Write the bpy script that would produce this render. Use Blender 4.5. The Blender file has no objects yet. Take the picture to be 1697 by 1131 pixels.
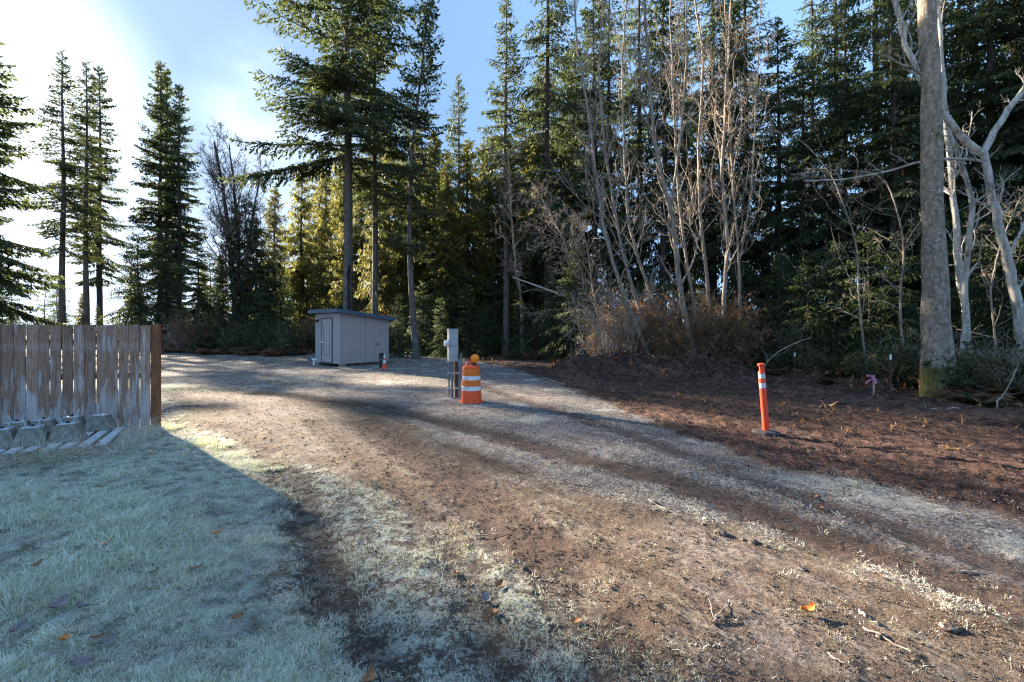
import bpy, math, random
import numpy as np
from mathutils import Vector, Matrix

# ------------------------------------------------------------------ camera, sky, sun, exposure
F = 760.0; CX = 848.5; HZ = 545.0; CH = 1.72          # focal length in photo pixels, principal column, horizon row, eye height
scene = bpy.context.scene
col = scene.collection
cam_d = bpy.data.cameras.new('camera'); cam = bpy.data.objects.new('camera', cam_d); col.objects.link(cam)
cam.location = (0, 0, CH); cam.rotation_euler = (math.radians(90), 0, 0)
cam_d.sensor_width = 36; cam_d.lens = F / 1697 * 36; cam_d.shift_y = -20.5 / 1697
cam_d.clip_start = 0.05; cam_d.clip_end = 3000
scene.camera = cam

SUN_AZ = math.radians(-50)       # from +Y towards +X (negative: to the left)
SUN_EL = math.radians(18.5)
sun_dir = Vector((math.sin(SUN_AZ) * math.cos(SUN_EL), math.cos(SUN_AZ) * math.cos(SUN_EL), math.sin(SUN_EL)))
world = bpy.data.worlds.new('World'); scene.world = world; world.use_nodes = True
wn = world.node_tree; wn.nodes.clear()
def N(nt, t, **kw):
    n = nt.nodes.new(t)
    for k, v in kw.items():
        setattr(n, k, v)
    return n
sky = N(wn, 'ShaderNodeTexSky', sky_type='NISHITA', sun_disc=False)
sky.sun_elevation = SUN_EL; sky.sun_rotation = SUN_AZ
sky.air_density = 1.25; sky.dust_density = 0.6; sky.ozone_density = 2.0; sky.altitude = 50
bg = N(wn, 'ShaderNodeBackground'); bg.inputs['Strength'].default_value = 0.13
out = N(wn, 'ShaderNodeOutputWorld')
# thin cirrus and a painted glow round the sun, by sky direction
tc = N(wn, 'ShaderNodeTexCoord')
def sky_dir(px, py):
    return Vector(((px - CX) / F, 1.0, (HZ - py) / F)).normalized()
def cone(d, lo, hi):
    dot = N(wn, 'ShaderNodeVectorMath', operation='DOT_PRODUCT'); wn.links.new(tc.outputs['Generated'], dot.inputs[0])
    dot.inputs[1].default_value = d
    mr = N(wn, 'ShaderNodeMapRange', interpolation_type='SMOOTHSTEP')
    mr.inputs['From Min'].default_value = math.cos(math.radians(hi)); mr.inputs['From Max'].default_value = math.cos(math.radians(lo))
    wn.links.new(dot.outputs['Value'], mr.inputs['Value'])
    return mr.outputs['Result']
def wmath(op, a, b):
    m = N(wn, 'ShaderNodeMath', operation=op, use_clamp=False)
    for i, x in enumerate((a, b)):
        if isinstance(x, (int, float)): m.inputs[i].default_value = x
        else: wn.links.new(x, m.inputs[i])
    return m.outputs[0]
noi = N(wn, 'ShaderNodeTexNoise'); noi.inputs['Scale'].default_value = 3.2; noi.inputs['Detail'].default_value = 7; noi.inputs['Roughness'].default_value = .55
mpn = N(wn, 'ShaderNodeMapping'); mpn.inputs['Scale'].default_value = (1, 1, 1.8); mpn.inputs['Rotation'].default_value = (0, .4, 0)
wn.links.new(tc.outputs['Generated'], mpn.inputs[0]); wn.links.new(mpn.outputs[0], noi.inputs['Vector'])
nr = N(wn, 'ShaderNodeMapRange'); nr.inputs['From Min'].default_value = .38; nr.inputs['From Max'].default_value = .66
wn.links.new(noi.outputs['Fac'], nr.inputs['Value'])
c1 = wmath('MULTIPLY', cone(sky_dir(485, 215), 1.5, 11), nr.outputs[0])
c2 = wmath('MULTIPLY', cone(sky_dir(-60, 120), 0, 12), 0.8)
veil = wmath('ADD', wmath('MULTIPLY', cone(sun_dir, 0, 15), 4.0), wmath('MULTIPLY', cone(sun_dir, 0, 38), 1.0))
sep = N(wn, 'ShaderNodeSeparateXYZ'); wn.links.new(tc.outputs['Generated'], sep.inputs[0])
low = N(wn, 'ShaderNodeMapRange', interpolation_type='SMOOTHSTEP'); low.inputs['From Min'].default_value = .34; low.inputs['From Max'].default_value = 0.0
wn.links.new(sep.outputs['Z'], low.inputs['Value'])
lowm = wmath('MULTIPLY', low.outputs[0], cone(sun_dir, 10, 70))
csum = wmath('ADD', wmath('MULTIPLY', c1, .3), wmath('ADD', wmath('MULTIPLY', c2, .15), wmath('ADD', wmath('MULTIPLY', veil, 0.08), wmath('MULTIPLY', lowm, .34))))
cc = N(wn, 'ShaderNodeVectorMath', operation='SCALE'); cc.inputs[0].default_value = (1.0, .98, .95)
wn.links.new(csum, cc.inputs['Scale'])
adds = N(wn, 'ShaderNodeVectorMath', operation='ADD')
den = N(wn, 'ShaderNodeVectorMath', operation='MULTIPLY_ADD'); den.inputs[1].default_value = (3.6, 2.35, 1.5); den.inputs[2].default_value = (1, 1, 1)
wn.links.new(sky.outputs[0], den.inputs[0])
dv = N(wn, 'ShaderNodeVectorMath', operation='DIVIDE'); wn.links.new(sky.outputs[0], dv.inputs[0]); wn.links.new(den.outputs[0], dv.inputs[1])
hs = N(wn, 'ShaderNodeHueSaturation'); hs.inputs['Saturation'].default_value = 1.14; wn.links.new(dv.outputs[0], hs.inputs['Color'])
dim = N(wn, 'ShaderNodeVectorMath', operation='SCALE'); wn.links.new(hs.outputs[0], dim.inputs[0])
wn.links.new(wmath('SUBTRACT', 1.0, wmath('MULTIPLY', cone(sun_dir, 10, 75), 0.36)), dim.inputs['Scale'])
wn.links.new(dim.outputs[0], adds.inputs[0]); wn.links.new(cc.outputs[0], adds.inputs[1])
wn.links.new(adds.outputs[0], bg.inputs['Color']); wn.links.new(bg.outputs[0], out.inputs[0])

sl = bpy.data.lights.new('sun', 'SUN'); sl.energy = 2.0; sl.angle = math.radians(0.8); sl.color = (1.0, .85, .66)
so = bpy.data.objects.new('sun', sl); col.objects.link(so)
so.rotation_euler = (-sun_dir).to_track_quat('-Z', 'Y').to_euler()
scene.view_settings.view_transform = 'Standard'; scene.view_settings.look = 'None'
scene.view_settings.exposure = 4.25; scene.view_settings.gamma = 1
scene.render.engine = 'CYCLES'
cy = scene.cycles
cy.use_denoising = True; cy.denoising_prefilter = 'NONE'; cy.filter_width = 1.25; cy.max_bounces = 6; cy.diffuse_bounces = 3; cy.glossy_bounces = 2; cy.transmission_bounces = 3
cy.transparent_max_bounces = 8; cy.caustics_reflective = False; cy.caustics_refractive = False; cy.sample_clamp_indirect = 6

# ------------------------------------------------------------------ helpers
R0 = np.random.default_rng(7)
rnd = random.Random(11)
def at(px, py, Y):
    return Vector(((px - CX) / F * Y, Y, CH + (HZ - py) / F * Y))
def gpt(px, py):
    Y = F * CH / (py - HZ); return ((px - CX) / F * Y, Y)
PERM = np.random.default_rng(3).permutation(512).astype(np.int64); PERM = np.concatenate([PERM, PERM, PERM])
GR = np.random.default_rng(4).normal(size=(512, 2)); GR /= np.linalg.norm(GR, axis=1)[:, None]
def perlin(x, y):
    x = np.asarray(x, float) + 1000.; y = np.asarray(y, float) + 1000.
    xi = np.floor(x).astype(np.int64); yi = np.floor(y).astype(np.int64); fx = x - xi; fy = y - yi
    xi &= 511; yi &= 511
    def g(ix, iy, dx, dy):
        h = PERM[PERM[ix & 511] + (iy & 511)]
        v = GR[h & 511]; return v[..., 0] * dx + v[..., 1] * dy
    u = fx * fx * fx * (fx * (fx * 6 - 15) + 10); v = fy * fy * fy * (fy * (fy * 6 - 15) + 10)
    a = g(xi, yi, fx, fy); b = g(xi + 1, yi, fx - 1, fy); c = g(xi, yi + 1, fx, fy - 1); d = g(xi + 1, yi + 1, fx - 1, fy - 1)
    return (a + (b - a) * u) * (1 - v) + (c + (d - c) * u) * v
def fbm(x, y, o=4, g=.5):
    s = 0; a = 1; f = 1
    for k in range(o):
        s = s + a * perlin(np.asarray(x) * f + 17.3 * k, np.asarray(y) * f - 9.1 * k); a *= g; f *= 2.03
    return s
def sstep(a, b, x):
    t = np.clip((np.asarray(x, float) - a) / (b - a), 0, 1); return t * t * (3 - 2 * t)
def seg_dist(x, y, pts):
    best = np.full(np.shape(x), 1e9)
    for (ax, ay), (bx, by) in zip(pts[:-1], pts[1:]):
        dx, dy = bx - ax, by - ay; t = np.clip(((x - ax) * dx + (y - ay) * dy) / (dx * dx + dy * dy), 0, 1)
        best = np.minimum(best, np.hypot(x - ax - t * dx, y - ay - t * dy))
    return best

def mesh_np(name, V, faces, mat=None, smooth=False, mats=None, midx=None):
    """V (n,3); faces: list of int arrays (m,k)."""
    me = bpy.data.meshes.new(name)
    V = np.asarray(V, np.float32).reshape(-1, 3)
    faces = [np.asarray(f, np.int32) for f in faces if len(f)]
    me.vertices.add(len(V)); me.vertices.foreach_set('co', V.ravel())
    nl = sum(f.size for f in faces); npoly = sum(len(f) for f in faces)
    me.loops.add(nl); me.loops.foreach_set('vertex_index', np.concatenate([f.ravel() for f in faces]))
    tot = np.concatenate([np.full(len(f), f.shape[1], np.int32) for f in faces])
    start = np.concatenate([[0], np.cumsum(tot)[:-1]]).astype(np.int32)
    me.polygons.add(npoly); me.polygons.foreach_set('loop_start', start); me.polygons.foreach_set('loop_total', tot)
    me.polygons.foreach_set('use_smooth', np.full(npoly, bool(smooth)))
    if midx is not None: me.polygons.foreach_set('material_index', np.asarray(midx, np.int32))
    me.update(calc_edges=True)
    if mats:
        for m in mats: me.materials.append(m)
    elif mat: me.materials.append(mat)
    return me
def obj(name, me, parent=None, loc=None, rot=None, scale=None):
    o = bpy.data.objects.new(name, me); col.objects.link(o)
    if parent: o.parent = parent
    if loc is not None: o.location = loc
    if rot is not None: o.rotation_euler = rot
    if scale is not None: o.scale = scale if hasattr(scale, '__len__') else (scale,) * 3
    return o
def tag(o, label=None, cat=None, group=None, kind=None):
    if label: o['label'] = label
    if cat: o['category'] = cat
    if group: o['group'] = group
    if kind: o['kind'] = kind
    return o
def empty(name, loc=(0, 0, 0), rz=0.):
    o = bpy.data.objects.new(name, None); col.objects.link(o); o.location = loc; o.rotation_euler = (0, 0, rz); o.empty_display_size = .2
    return o
def copy_tree(o, parent=None):
    c = o.copy(); col.objects.link(c); c.parent = parent
    for ch in o.children: copy_tree(ch, c)
    return c

class MB:
    """collects simple solids into one mesh"""
    def __init__(s): s.V = []; s.F = {}; s.n = 0; s.sm = False
    def add(s, V, faces):
        V = np.asarray(V, float).reshape(-1, 3); s.V.append(V)
        for f in faces:
            s.F.setdefault(len(f), []).append([i + s.n for i in f])
        s.n += len(V); return s
    def box(s, c, d, rot=None, bev=0.0, taper=None):
        x, y, z = [q / 2 for q in d]
        if bev <= 0:
            P = np.array([(-x, -y, -z), (x, -y, -z), (x, y, -z), (-x, y, -z), (-x, -y, z), (x, -y, z), (x, y, z), (-x, y, z)], float)
            if taper: P[4:, :2] *= taper
            Fs = [(0, 3, 2, 1), (4, 5, 6, 7), (0, 1, 5, 4), (1, 2, 6, 5), (2, 3, 7, 6), (3, 0, 4, 7)]
        else:
            b = min(bev, x * .9, y * .9, z * .9); P = []; Fs = []
            ring = lambda xx, yy, zz: [(-xx, -yy, zz), (xx, -yy, zz), (xx, yy, zz), (-xx, yy, zz)]
            def oct_(xx, yy, zz): return [(-xx + b, -yy, zz), (xx - b, -yy, zz), (xx, -yy + b, zz), (xx, yy - b, zz), (xx - b, yy, zz), (-xx + b, yy, zz), (-xx, yy - b, zz), (-xx, -yy + b, zz)]
            P += oct_(x - b * .7, y - b * .7, -z) + oct_(x, y, -z + b) + oct_(x, y, z - b) + oct_(x - b * .7, y - b * .7, z)
            P = np.array(P)
            if taper: P[16:, :2] *= taper
            Fs = [tuple(range(7, -1, -1)), tuple(range(24, 32))]
            for r in range(3):
                for i in range(8): Fs.append((r * 8 + i, r * 8 + (i + 1) % 8, r * 8 + 8 + (i + 1) % 8, r * 8 + 8 + i))
        if rot is not None: P = P @ np.array(rot.to_3x3()).T
        return s.add(P + np.array(c), Fs)
    def lathe(s, prof, n=24, c=(0, 0, 0), rot=None, cap=True):
        a = np.linspace(0, 2 * np.pi, n, endpoint=False)
        P = np.array([[(r * math.cos(t), r * math.sin(t), z) for t in a] for r, z in prof]).reshape(-1, 3)
        if rot is not None: P = P @ np.array(rot.to_3x3()).T
        Fs = []
        for k in range(len(prof) - 1):
            for i in range(n):
                j = (i + 1) % n; Fs.append((k * n + i, k * n + j, (k + 1) * n + j, (k + 1) * n + i))
        if cap: Fs += [tuple(range(n - 1, -1, -1)), tuple((len(prof) - 1) * n + i for i in range(n))]
        return s.add(P + np.array(c), Fs)
    def tube(s, pts, rad, n=8):
        P = np.array(pts, float)[None]; Rr = np.full((1, len(pts)), rad, float) if np.isscalar(rad) else np.array(rad, float)[None]
        V, Q, C = tubes(P, Rr, n, caps=True)
        return s.add(V, [tuple(q) for q in Q] + [tuple(q) for q in C])
    def build(s, name, mat, parent=None, smooth=False, **kw):
        me = mesh_np(name, np.concatenate(s.V), [np.array(v) for v in s.F.values()], mat, smooth)
        if smooth:
            try: me.set_sharp_from_angle(angle=math.radians(35))
            except Exception: pass
        return obj(name, me, parent, **kw)

def tubes(P, R, n=5, caps=False):
    """P (N,K,3) polylines, R (N,K) radii -> verts, quads, caps"""
    Nn, K, _ = P.shape
    T = np.zeros_like(P); T[:, 1:-1] = P[:, 2:] - P[:, :-2]; T[:, 0] = P[:, 1] - P[:, 0]; T[:, -1] = P[:, -1] - P[:, -2]
    T /= np.linalg.norm(T, axis=2, keepdims=True) + 1e-9
    D = P[:, -1] - P[:, 0]; D /= np.linalg.norm(D, axis=1, keepdims=True) + 1e-9
    up = np.where(np.abs(D[:, 2:3]) < .8, np.array([[0, 0, 1.]]), np.array([[1., 0, 0]]))[:, None, :]
    A = np.cross(T, np.broadcast_to(up, T.shape)); A /= np.linalg.norm(A, axis=2, keepdims=True) + 1e-9
    B = np.cross(T, A)
    a = np.linspace(0, 2 * np.pi, n, endpoint=False)
    V = P[:, :, None] + R[:, :, None, None] * (A[:, :, None] * np.cos(a)[None, None, :, None] + B[:, :, None] * np.sin(a)[None, None, :, None])
    base = (np.arange(Nn) * K * n)[:, None, None] + (np.arange(K - 1) * n)[None, :, None]
    i = np.arange(n)[None, None]; j = (np.arange(n) + 1)[None, None] % n
    Q = np.stack([base + i, base + n + i, base + n + j, base + j], -1).reshape(-1, 4)
    C = []
    if caps:
        b0 = np.arange(Nn)[:, None] * K * n
        C = np.concatenate([b0 + np.arange(n)[None], b0 + (K - 1) * n + np.arange(n)[::-1][None]])
    return V.reshape(-1, 3), Q, C
class NB:
    """numpy mesh collector"""
    def __init__(s): s.V = []; s.Q = []; s.T = []; s.n = 0
    def add(s, V, Q=None, T=None):
        s.V.append(V)
        if Q is not None and len(Q): s.Q.append(Q + s.n)
        if T is not None and len(T): s.T.append(T + s.n)
        s.n += len(V)
    def mesh(s, name, mat, smooth=False):
        fs = []
        if s.Q: fs.append(np.concatenate(s.Q))
        if s.T: fs.append(np.concatenate(s.T))
        return mesh_np(name, np.concatenate(s.V), fs, mat, smooth)

# ------------------------------------------------------------------ materials
def new_mat(name):
    m = bpy.data.materials.new(name); m.use_nodes = True; nt = m.node_tree
    b = nt.nodes['Principled BSDF']; return m, nt, b
def ramp(nt, fac, stops):
    r = N(nt, 'ShaderNodeValToRGB'); e = r.color_ramp.elements
    while len(e) < len(stops): e.new(.5)
    for k, (p, c) in enumerate(stops): e[k].position = p; e[k].color = (*c, 1)
    nt.links.new(fac, r.inputs[0]); return r.outputs[0]
def noise(nt, scale, detail=4, rough=.55, vec=None, sc=None, coord='Object', dist=0.):
    t = N(nt, 'ShaderNodeTexCoord'); n = N(nt, 'ShaderNodeTexNoise'); n.inputs['Scale'].default_value = scale
    n.inputs['Detail'].default_value = detail; n.inputs['Roughness'].default_value = rough; n.inputs['Distortion'].default_value = dist
    src = t.outputs[coord] if vec is None else vec
    if sc:
        mp = N(nt, 'ShaderNodeMapping'); mp.inputs['Scale'].default_value = sc; nt.links.new(src, mp.inputs[0]); src = mp.outputs[0]
    nt.links.new(src, n.inputs['Vector']); return n.outputs['Fac']
def mixc(nt, f, a, b, bt='MIX'):
    m = N(nt, 'ShaderNodeMix', data_type='RGBA', blend_type=bt)
    for s, v in ((m.inputs['Factor'], f), (m.inputs['A'], a), (m.inputs['B'], b)):
        if isinstance(v, (int, float)): s.default_value = v
        elif isinstance(v, tuple): s.default_value = (*v, 1)
        else: nt.links.new(v, s)
    return m.outputs['Result']
def mrange(nt, v, a, b, lo=0., hi=1., smooth=True):
    m = N(nt, 'ShaderNodeMapRange'); m.interpolation_type = 'SMOOTHSTEP' if smooth else 'LINEAR'
    m.inputs['From Min'].default_value = a; m.inputs['From Max'].default_value = b; m.inputs['To Min'].default_value = lo; m.inputs['To Max'].default_value = hi
    nt.links.new(v, m.inputs['Value']); return m.outputs['Result']
def nmath(nt, op, a, b=0., clamp=False):
    m = N(nt, 'ShaderNodeMath', operation=op, use_clamp=clamp)
    for i, x in enumerate((a, b)):
        if isinstance(x, (int, float)): m.inputs[i].default_value = x
        else: nt.links.new(x, m.inputs[i])
    return m.outputs[0]
def bump(nt, b, h, strength=.5, dist=.02):
    bp = N(nt, 'ShaderNodeBump'); bp.inputs['Strength'].default_value = strength; bp.inputs['Distance'].default_value = dist
    nt.links.new(h, bp.inputs['Height']); nt.links.new(bp.outputs[0], b.inputs['Normal'])
def speckled(name, stops, scale=20, rough=.8, bmp=.3, bd=.01, metal=0., detail=5, sc=None, spec=.3):
    m, nt, b = new_mat(name); n = noise(nt, scale, detail, sc=sc)
    nt.links.new(ramp(nt, n, stops), b.inputs['Base Color']); b.inputs['Roughness'].default_value = rough
    b.inputs['Metallic'].default_value = metal; b.inputs['Specular IOR Level'].default_value = spec
    if bmp: bump(nt, b, n, bmp, bd)
    return m
def rand_out(nt):
    return N(nt, 'ShaderNodeObjectInfo').outputs['Random']
def leaf_mat(name, c1, c2, c3=None, trans=.45, scale=1.3, frost=0., rough=.6):
    m = bpy.data.materials.new(name); m.use_nodes = True; nt = m.node_tree; nt.nodes.clear()
    o = N(nt, 'ShaderNodeOutputMaterial')
    g = N(nt, 'ShaderNodeNewGeometry')
    n1 = noise(nt, scale, 3); n2 = g.outputs['Random Per Island']
    f = nmath(nt, 'ADD', nmath(nt, 'MULTIPLY', n1, .75), nmath(nt, 'MULTIPLY', n2, .25))
    c = ramp(nt, f, [(.30, c1), (.62, c2)] + ([(.75, c3)] if c3 else []))
    hsv = N(nt, 'ShaderNodeHueSaturation'); nt.links.new(c, hsv.inputs['Color'])
    nt.links.new(mrange(nt, rand_out(nt), 0, 1, .8, 1.2, False), hsv.inputs['Value'])
    c = hsv.outputs[0]
    if frost: c = mixc(nt, nmath(nt, 'MULTIPLY', n2, frost), c, (.80, .79, .76))
    d = N(nt, 'ShaderNodeBsdfPrincipled'); d.inputs['Roughness'].default_value = rough; d.inputs['Specular IOR Level'].default_value = .25
    t = N(nt, 'ShaderNodeBsdfTranslucent')
    tcx = mixc(nt, 1., c, (1.0, 1.0, .45), 'MULTIPLY'); 
    gm = N(nt, 'ShaderNodeBrightContrast'); nt.links.new(tcx, gm.inputs[0]); gm.inputs['Bright'].default_value = 0.015
    nt.links.new(c, d.inputs['Base Color']); nt.links.new(gm.outputs[0], t.inputs['Color'])
    ms = N(nt, 'ShaderNodeMixShader'); ms.inputs[0].default_value = trans
    nt.links.new(d.outputs[0], ms.inputs[1]); nt.links.new(t.outputs[0], ms.inputs[2]); nt.links.new(ms.outputs[0], o.inputs[0])
    return m
M = {}
M['fir'] = leaf_mat('fir_needles', (.030, .045, .022), (.075, .098, .040), (.115, .125, .05))
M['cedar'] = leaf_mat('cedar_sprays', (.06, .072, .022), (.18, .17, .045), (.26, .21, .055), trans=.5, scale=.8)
M['hem'] = leaf_mat('hemlock_needles', (.028, .044, .022), (.062, .086, .036), (.10, .115, .045), scale=1.0)
M['ever'] = leaf_mat('understory_leaves', (.02, .04, .015), (.05, .08, .025), (.11, .12, .035), scale=3)
M['bracken'] = leaf_mat('dead_bracken', (.15, .075, .04), (.30, .16, .085), (.42, .27, .15), trans=.35, scale=3)
M['salal'] = leaf_mat('shrub_leaves', (.035, .055, .02), (.09, .11, .035), (.24, .20, .06), trans=.4, scale=4)
M['rust'] = leaf_mat('rusty_leaves', (.14, .07, .03), (.27, .15, .07), (.30, .26, .08), trans=.4, scale=4)
M['blade'] = leaf_mat('frosted_blades', (.30, .33, .21), (.72, .73, .63), (.90, .89, .86), trans=.3, scale=3.0, frost=.75)
M['strawm'] = leaf_mat('dry_straw', (.36, .30, .22), (.52, .46, .38), (.66, .62, .56), trans=.2, scale=6, frost=.5)
M['frostlitter'] = leaf_mat('frosted_litter', (.28, .27, .25), (.48, .47, .45), (.60, .59, .57), trans=.1, scale=3, frost=.5)

def bark(name, c1, c2, c3, vs=(8, 8, 1.2), moss=None, lich=None, rings=False):
    m, nt, b = new_mat(name)
    n = noise(nt, 2.2, 8, .65, sc=vs); c = ramp(nt, n, [(.3, c1), (.5, c2), (.7, c3)])
    h = n
    if rings:
        r = noise(nt, 3.0, 6, .7, sc=(1.2, 1.2, 9)); c = mixc(nt, mrange(nt, r, .57, .66, 0., .7), c, tuple(x * .6 for x in c1)); h = nmath(nt, 'SUBTRACT', n, nmath(nt, 'MULTIPLY', r, .35))
    if lich:
        l = noise(nt, 11, 6, .7); c = mixc(nt, mrange(nt, l, .55, .62, 0., .8), c, lich)
    if moss:
        l = noise(nt, 2.4, 5, .6); t = N(nt, 'ShaderNodeTexCoord'); sp = N(nt, 'ShaderNodeSeparateXYZ'); nt.links.new(t.outputs['Object'], sp.inputs[0])
        lowz = mrange(nt, sp.outputs['Z'], 1.5, .2, -.02, .34)
        c = mixc(nt, mrange(nt, nmath(nt, 'ADD', l, lowz), .58, .74, 0., .85), c, ramp(nt, n, [(.35, tuple(q * .5 for q in moss)), (.6, moss)]))
    nt.links.new(c, b.inputs['Base Color']); b.inputs['Roughness'].default_value = .9; b.inputs['Specular IOR Level'].default_value = .15
    bump(nt, b, h, .9, .03); return m
M['bark_fir'] = bark('bark_fir', (.035, .030, .027), (.11, .095, .085), (.21, .195, .18), lich=(.24, .24, .22))
M['bark_dark'] = bark('bark_dark', (.02, .018, .016), (.055, .045, .04), (.10, .085, .07))
M['bark_alder'] = bark('bark_alder', (.12, .095, .075), (.23, .19, .15), (.36, .31, .26), vs=(5, 5, 1), lich=(.42, .40, .36), rings=True)
M['bark_big'] = bark('bark_big', (.09, .07, .055), (.24, .19, .145), (.38, .315, .25), vs=(5, 5, 2.5), lich=(.40, .395, .38), moss=(.10, .105, .02), rings=True)
M['bark_moss'] = bark('bark_moss', (.14, .12, .095), (.40, .37, .32), (.58, .56, .51), vs=(5, 5, 1), lich=(.58, .58, .56), moss=(.13, .13, .03), rings=True)
M['twig'] = speckled('bare_twigs', [(.3, (.10, .075, .055)), (.7, (.26, .215, .175))], 6, .85, 0)
M['twig_lit'] = speckled('sunlit_twigs', [(.3, (.16, .13, .10)), (.7, (.36, .31, .26))], 5, .85, 0)  # lighter copy of the bare twigs, sunlight put into the colour
M['twig_red'] = speckled('rusty_twigs', [(.3, (.12, .065, .04)), (.7, (.30, .18, .11))], 5, .85, 0)

def plain(name, c, rough=.6, metal=0., n=.12, scale=9, bmp=0., spec=.4):
    return speckled(name, [(.3, tuple(x * (1 - n) for x in c)), (.7, tuple(min(1, x * (1 + n)) for x in c))], scale, rough, bmp, .005, metal, spec=spec)
M['siding'] = plain('taupe_siding', (.36, .32, .30), .85, n=.05, scale=3, spec=.15)
M['siding_light'] = plain('grey_front_siding', (.36, .345, .34), .85, n=.05, scale=3, spec=.15)
M['trim'] = plain('shed_trim', (.10, .11, .135), .6)
M['doorm'] = plain('door_paint', (.35, .34, .34), .6)
M['fascia'] = plain('blue_fascia', (.055, .105, .15), .5)
M['roofm'] = plain('roof_membrane', (.13, .145, .16), .8, n=.2)
M['black'] = plain('black_plastic', (.02, .02, .022), .5)
M['white'] = plain('white_plastic', (.72, .74, .76), .5, n=.05)
M['galv'] = plain('painted_grey_steel', (.29, .34, .36), .45, .2, n=.08)
M['galv_top'] = plain('frosted_steel_lid', (.42, .44, .46), .7)
M['pvc'] = plain('grey_pvc', (.15, .165, .19), .5)
M['glass_m'] = plain('meter_glass', (.62, .64, .66), .15, n=.03, spec=.6)
M['orange'] = plain('orange_plastic', (.78, .095, .02), .42, n=.10, scale=5, bmp=.05)
M['orange_d'] = plain('worn_orange_sheeting', (.72, .16, .02), .38, n=.15, scale=7)
M['sheet'] = speckled('white_sheeting', [(.35, (.52, .52, .55)), (.55, (.70, .70, .72)), (.7, (.76, .76, .78))], 12, .35, .05)
M['delin'] = plain('red_orange_post', (.85, .075, .03), .45, n=.06)
M['lens'] = plain('amber_lens', (.95, .27, .01), .25, n=.1)
M['rubber'] = plain('rubber_base', (.035, .033, .035), .8, n=.3, bmp=.2)
M['concrete'] = speckled('pier_concrete', [(.3, (.12, .11, .09)), (.5, (.20, .185, .155)), (.75, (.30, .28, .25))], 14, .9, .25, .004, detail=8)
M['brk'] = plain('frosted_bracket', (.50, .55, .58), .5, .3)
M['pallet'] = speckled('pallet_edge', [(.3, (.06, .042, .035)), (.7, (.17, .125, .105))], 5, .9, .4, .01, sc=(1, 6, 6))
M['pallet_f'] = speckled('frosted_slat', [(.3, (.36, .34, .36)), (.5, (.48, .48, .52)), (.7, (.58, .6, .65))], 14, .85, .2, .005)
M['stake'] = plain('lath_stake', (.42, .33, .24), .85, n=.2)
M['ribbon'] = plain('pink_ribbon', (.62, .16, .30), .6)
M['rustpost'] = plain('rusty_post', (.10, .04, .03), .9, n=.3)
M['wood_post'] = speckled('treated_post', [(.3, (.05, .038, .03)), (.7, (.13, .10, .075))], 4, .9, .3, .01, sc=(5, 5, 1))
M['fire_scar'] = plain('split_bark', (.02, .016, .014), .95, n=.3)
M['rawwood'] = plain('torn_wood', (.45, .27, .14), .8, n=.2)
M['fallen'] = speckled('fallen_leaf', [(.3, (.16, .065, .03)), (.7, (.34, .15, .06))], 20, .7, .1)
M['fallen_o'] = speckled('orange_leaf', [(.3, (.42, .13, .02)), (.7, (.62, .25, .05))], 20, .6, .1)
M['fallen_f'] = speckled('frosted_leaf', [(.3, (.12, .09, .085)), (.7, (.26, .22, .22))], 20, .8, .1)
M['stick'] = speckled('stick_bark', [(.3, (.16, .12, .09)), (.7, (.40, .35, .30))], 12, .85, .2)

def fence_mat():
    m, nt, b = new_mat('weathered_cedar')
    t = N(nt, 'ShaderNodeTexCoord'); sp = N(nt, 'ShaderNodeSeparateXYZ'); nt.links.new(t.outputs['Object'], sp.inputs[0])
    r = rand_out(nt); cmb = N(nt, 'ShaderNodeCombineXYZ'); nt.links.new(nmath(nt, 'MULTIPLY', r, 40.), cmb.inputs[0]); nt.links.new(nmath(nt, 'MULTIPLY', r, 17.), cmb.inputs[2])
    va = N(nt, 'ShaderNodeVectorMath', operation='ADD'); nt.links.new(t.outputs['Object'], va.inputs[0]); nt.links.new(cmb.outputs[0], va.inputs[1])
    grain = noise(nt, 6, 6, .65, vec=va.outputs[0], sc=(9, 1, .5))
    blot = mrange(nt, noise(nt, 2.2, 3, .5, vec=va.outputs[0], sc=(4.0, 1, .75)), .25, .75, .1, .9, False)
    brown = ramp(nt, grain, [(.3, (.13, .074, .05)), (.5, (.27, .17, .12)), (.72, (.38, .265, .20))])
    grey = ramp(nt, grain, [(.3, (.26, .225, .21)), (.55, (.40, .355, .335)), (.75, (.50, .45, .43))])
    zz = mrange(nt, sp.outputs['Z'], .1, 1.3, .20, -.22, False)
    f = mrange(nt, nmath(nt, 'ADD', nmath(nt, 'ADD', blot, zz), nmath(nt, 'MULTIPLY', nmath(nt, 'SUBTRACT', r, .5), .22)), .42, .64)
    band = mrange(nt, nmath(nt, 'ABSOLUTE', nmath(nt, 'SUBTRACT', sp.outputs['Z'], 1.50)), .09, .03, 0., .28)
    f = nmath(nt, 'MAXIMUM', f, band)
    c = mixc(nt, f, brown, grey)
    kn = N(nt, 'ShaderNodeTexVoronoi'); kn.inputs['Scale'].default_value = 3.0
    mp = N(nt, 'ShaderNodeMapping'); mp.inputs['Scale'].default_value = (2.2, 1, 1); nt.links.new(va.outputs[0], mp.inputs[0]); nt.links.new(mp.outputs[0], kn.inputs['Vector'])
    kf = mrange(nt, kn.outputs['Distance'], .05, .08, 1., 0.)
    c = mixc(nt, nmath(nt, 'MULTIPLY', kf, .85), c, (.035, .022, .018))
    hv = N(nt, 'ShaderNodeHueSaturation'); nt.links.new(c, hv.inputs['Color']); nt.links.new(mrange(nt, r, 0, 1, .78, 1.15, False), hv.inputs['Value'])
    nt.links.new(hv.outputs[0], b.inputs['Base Color']); b.inputs['Roughness'].default_value = .88; b.inputs['Specular IOR Level'].default_value = .2
    bump(nt, b, grain, .5, .006); return m
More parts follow.
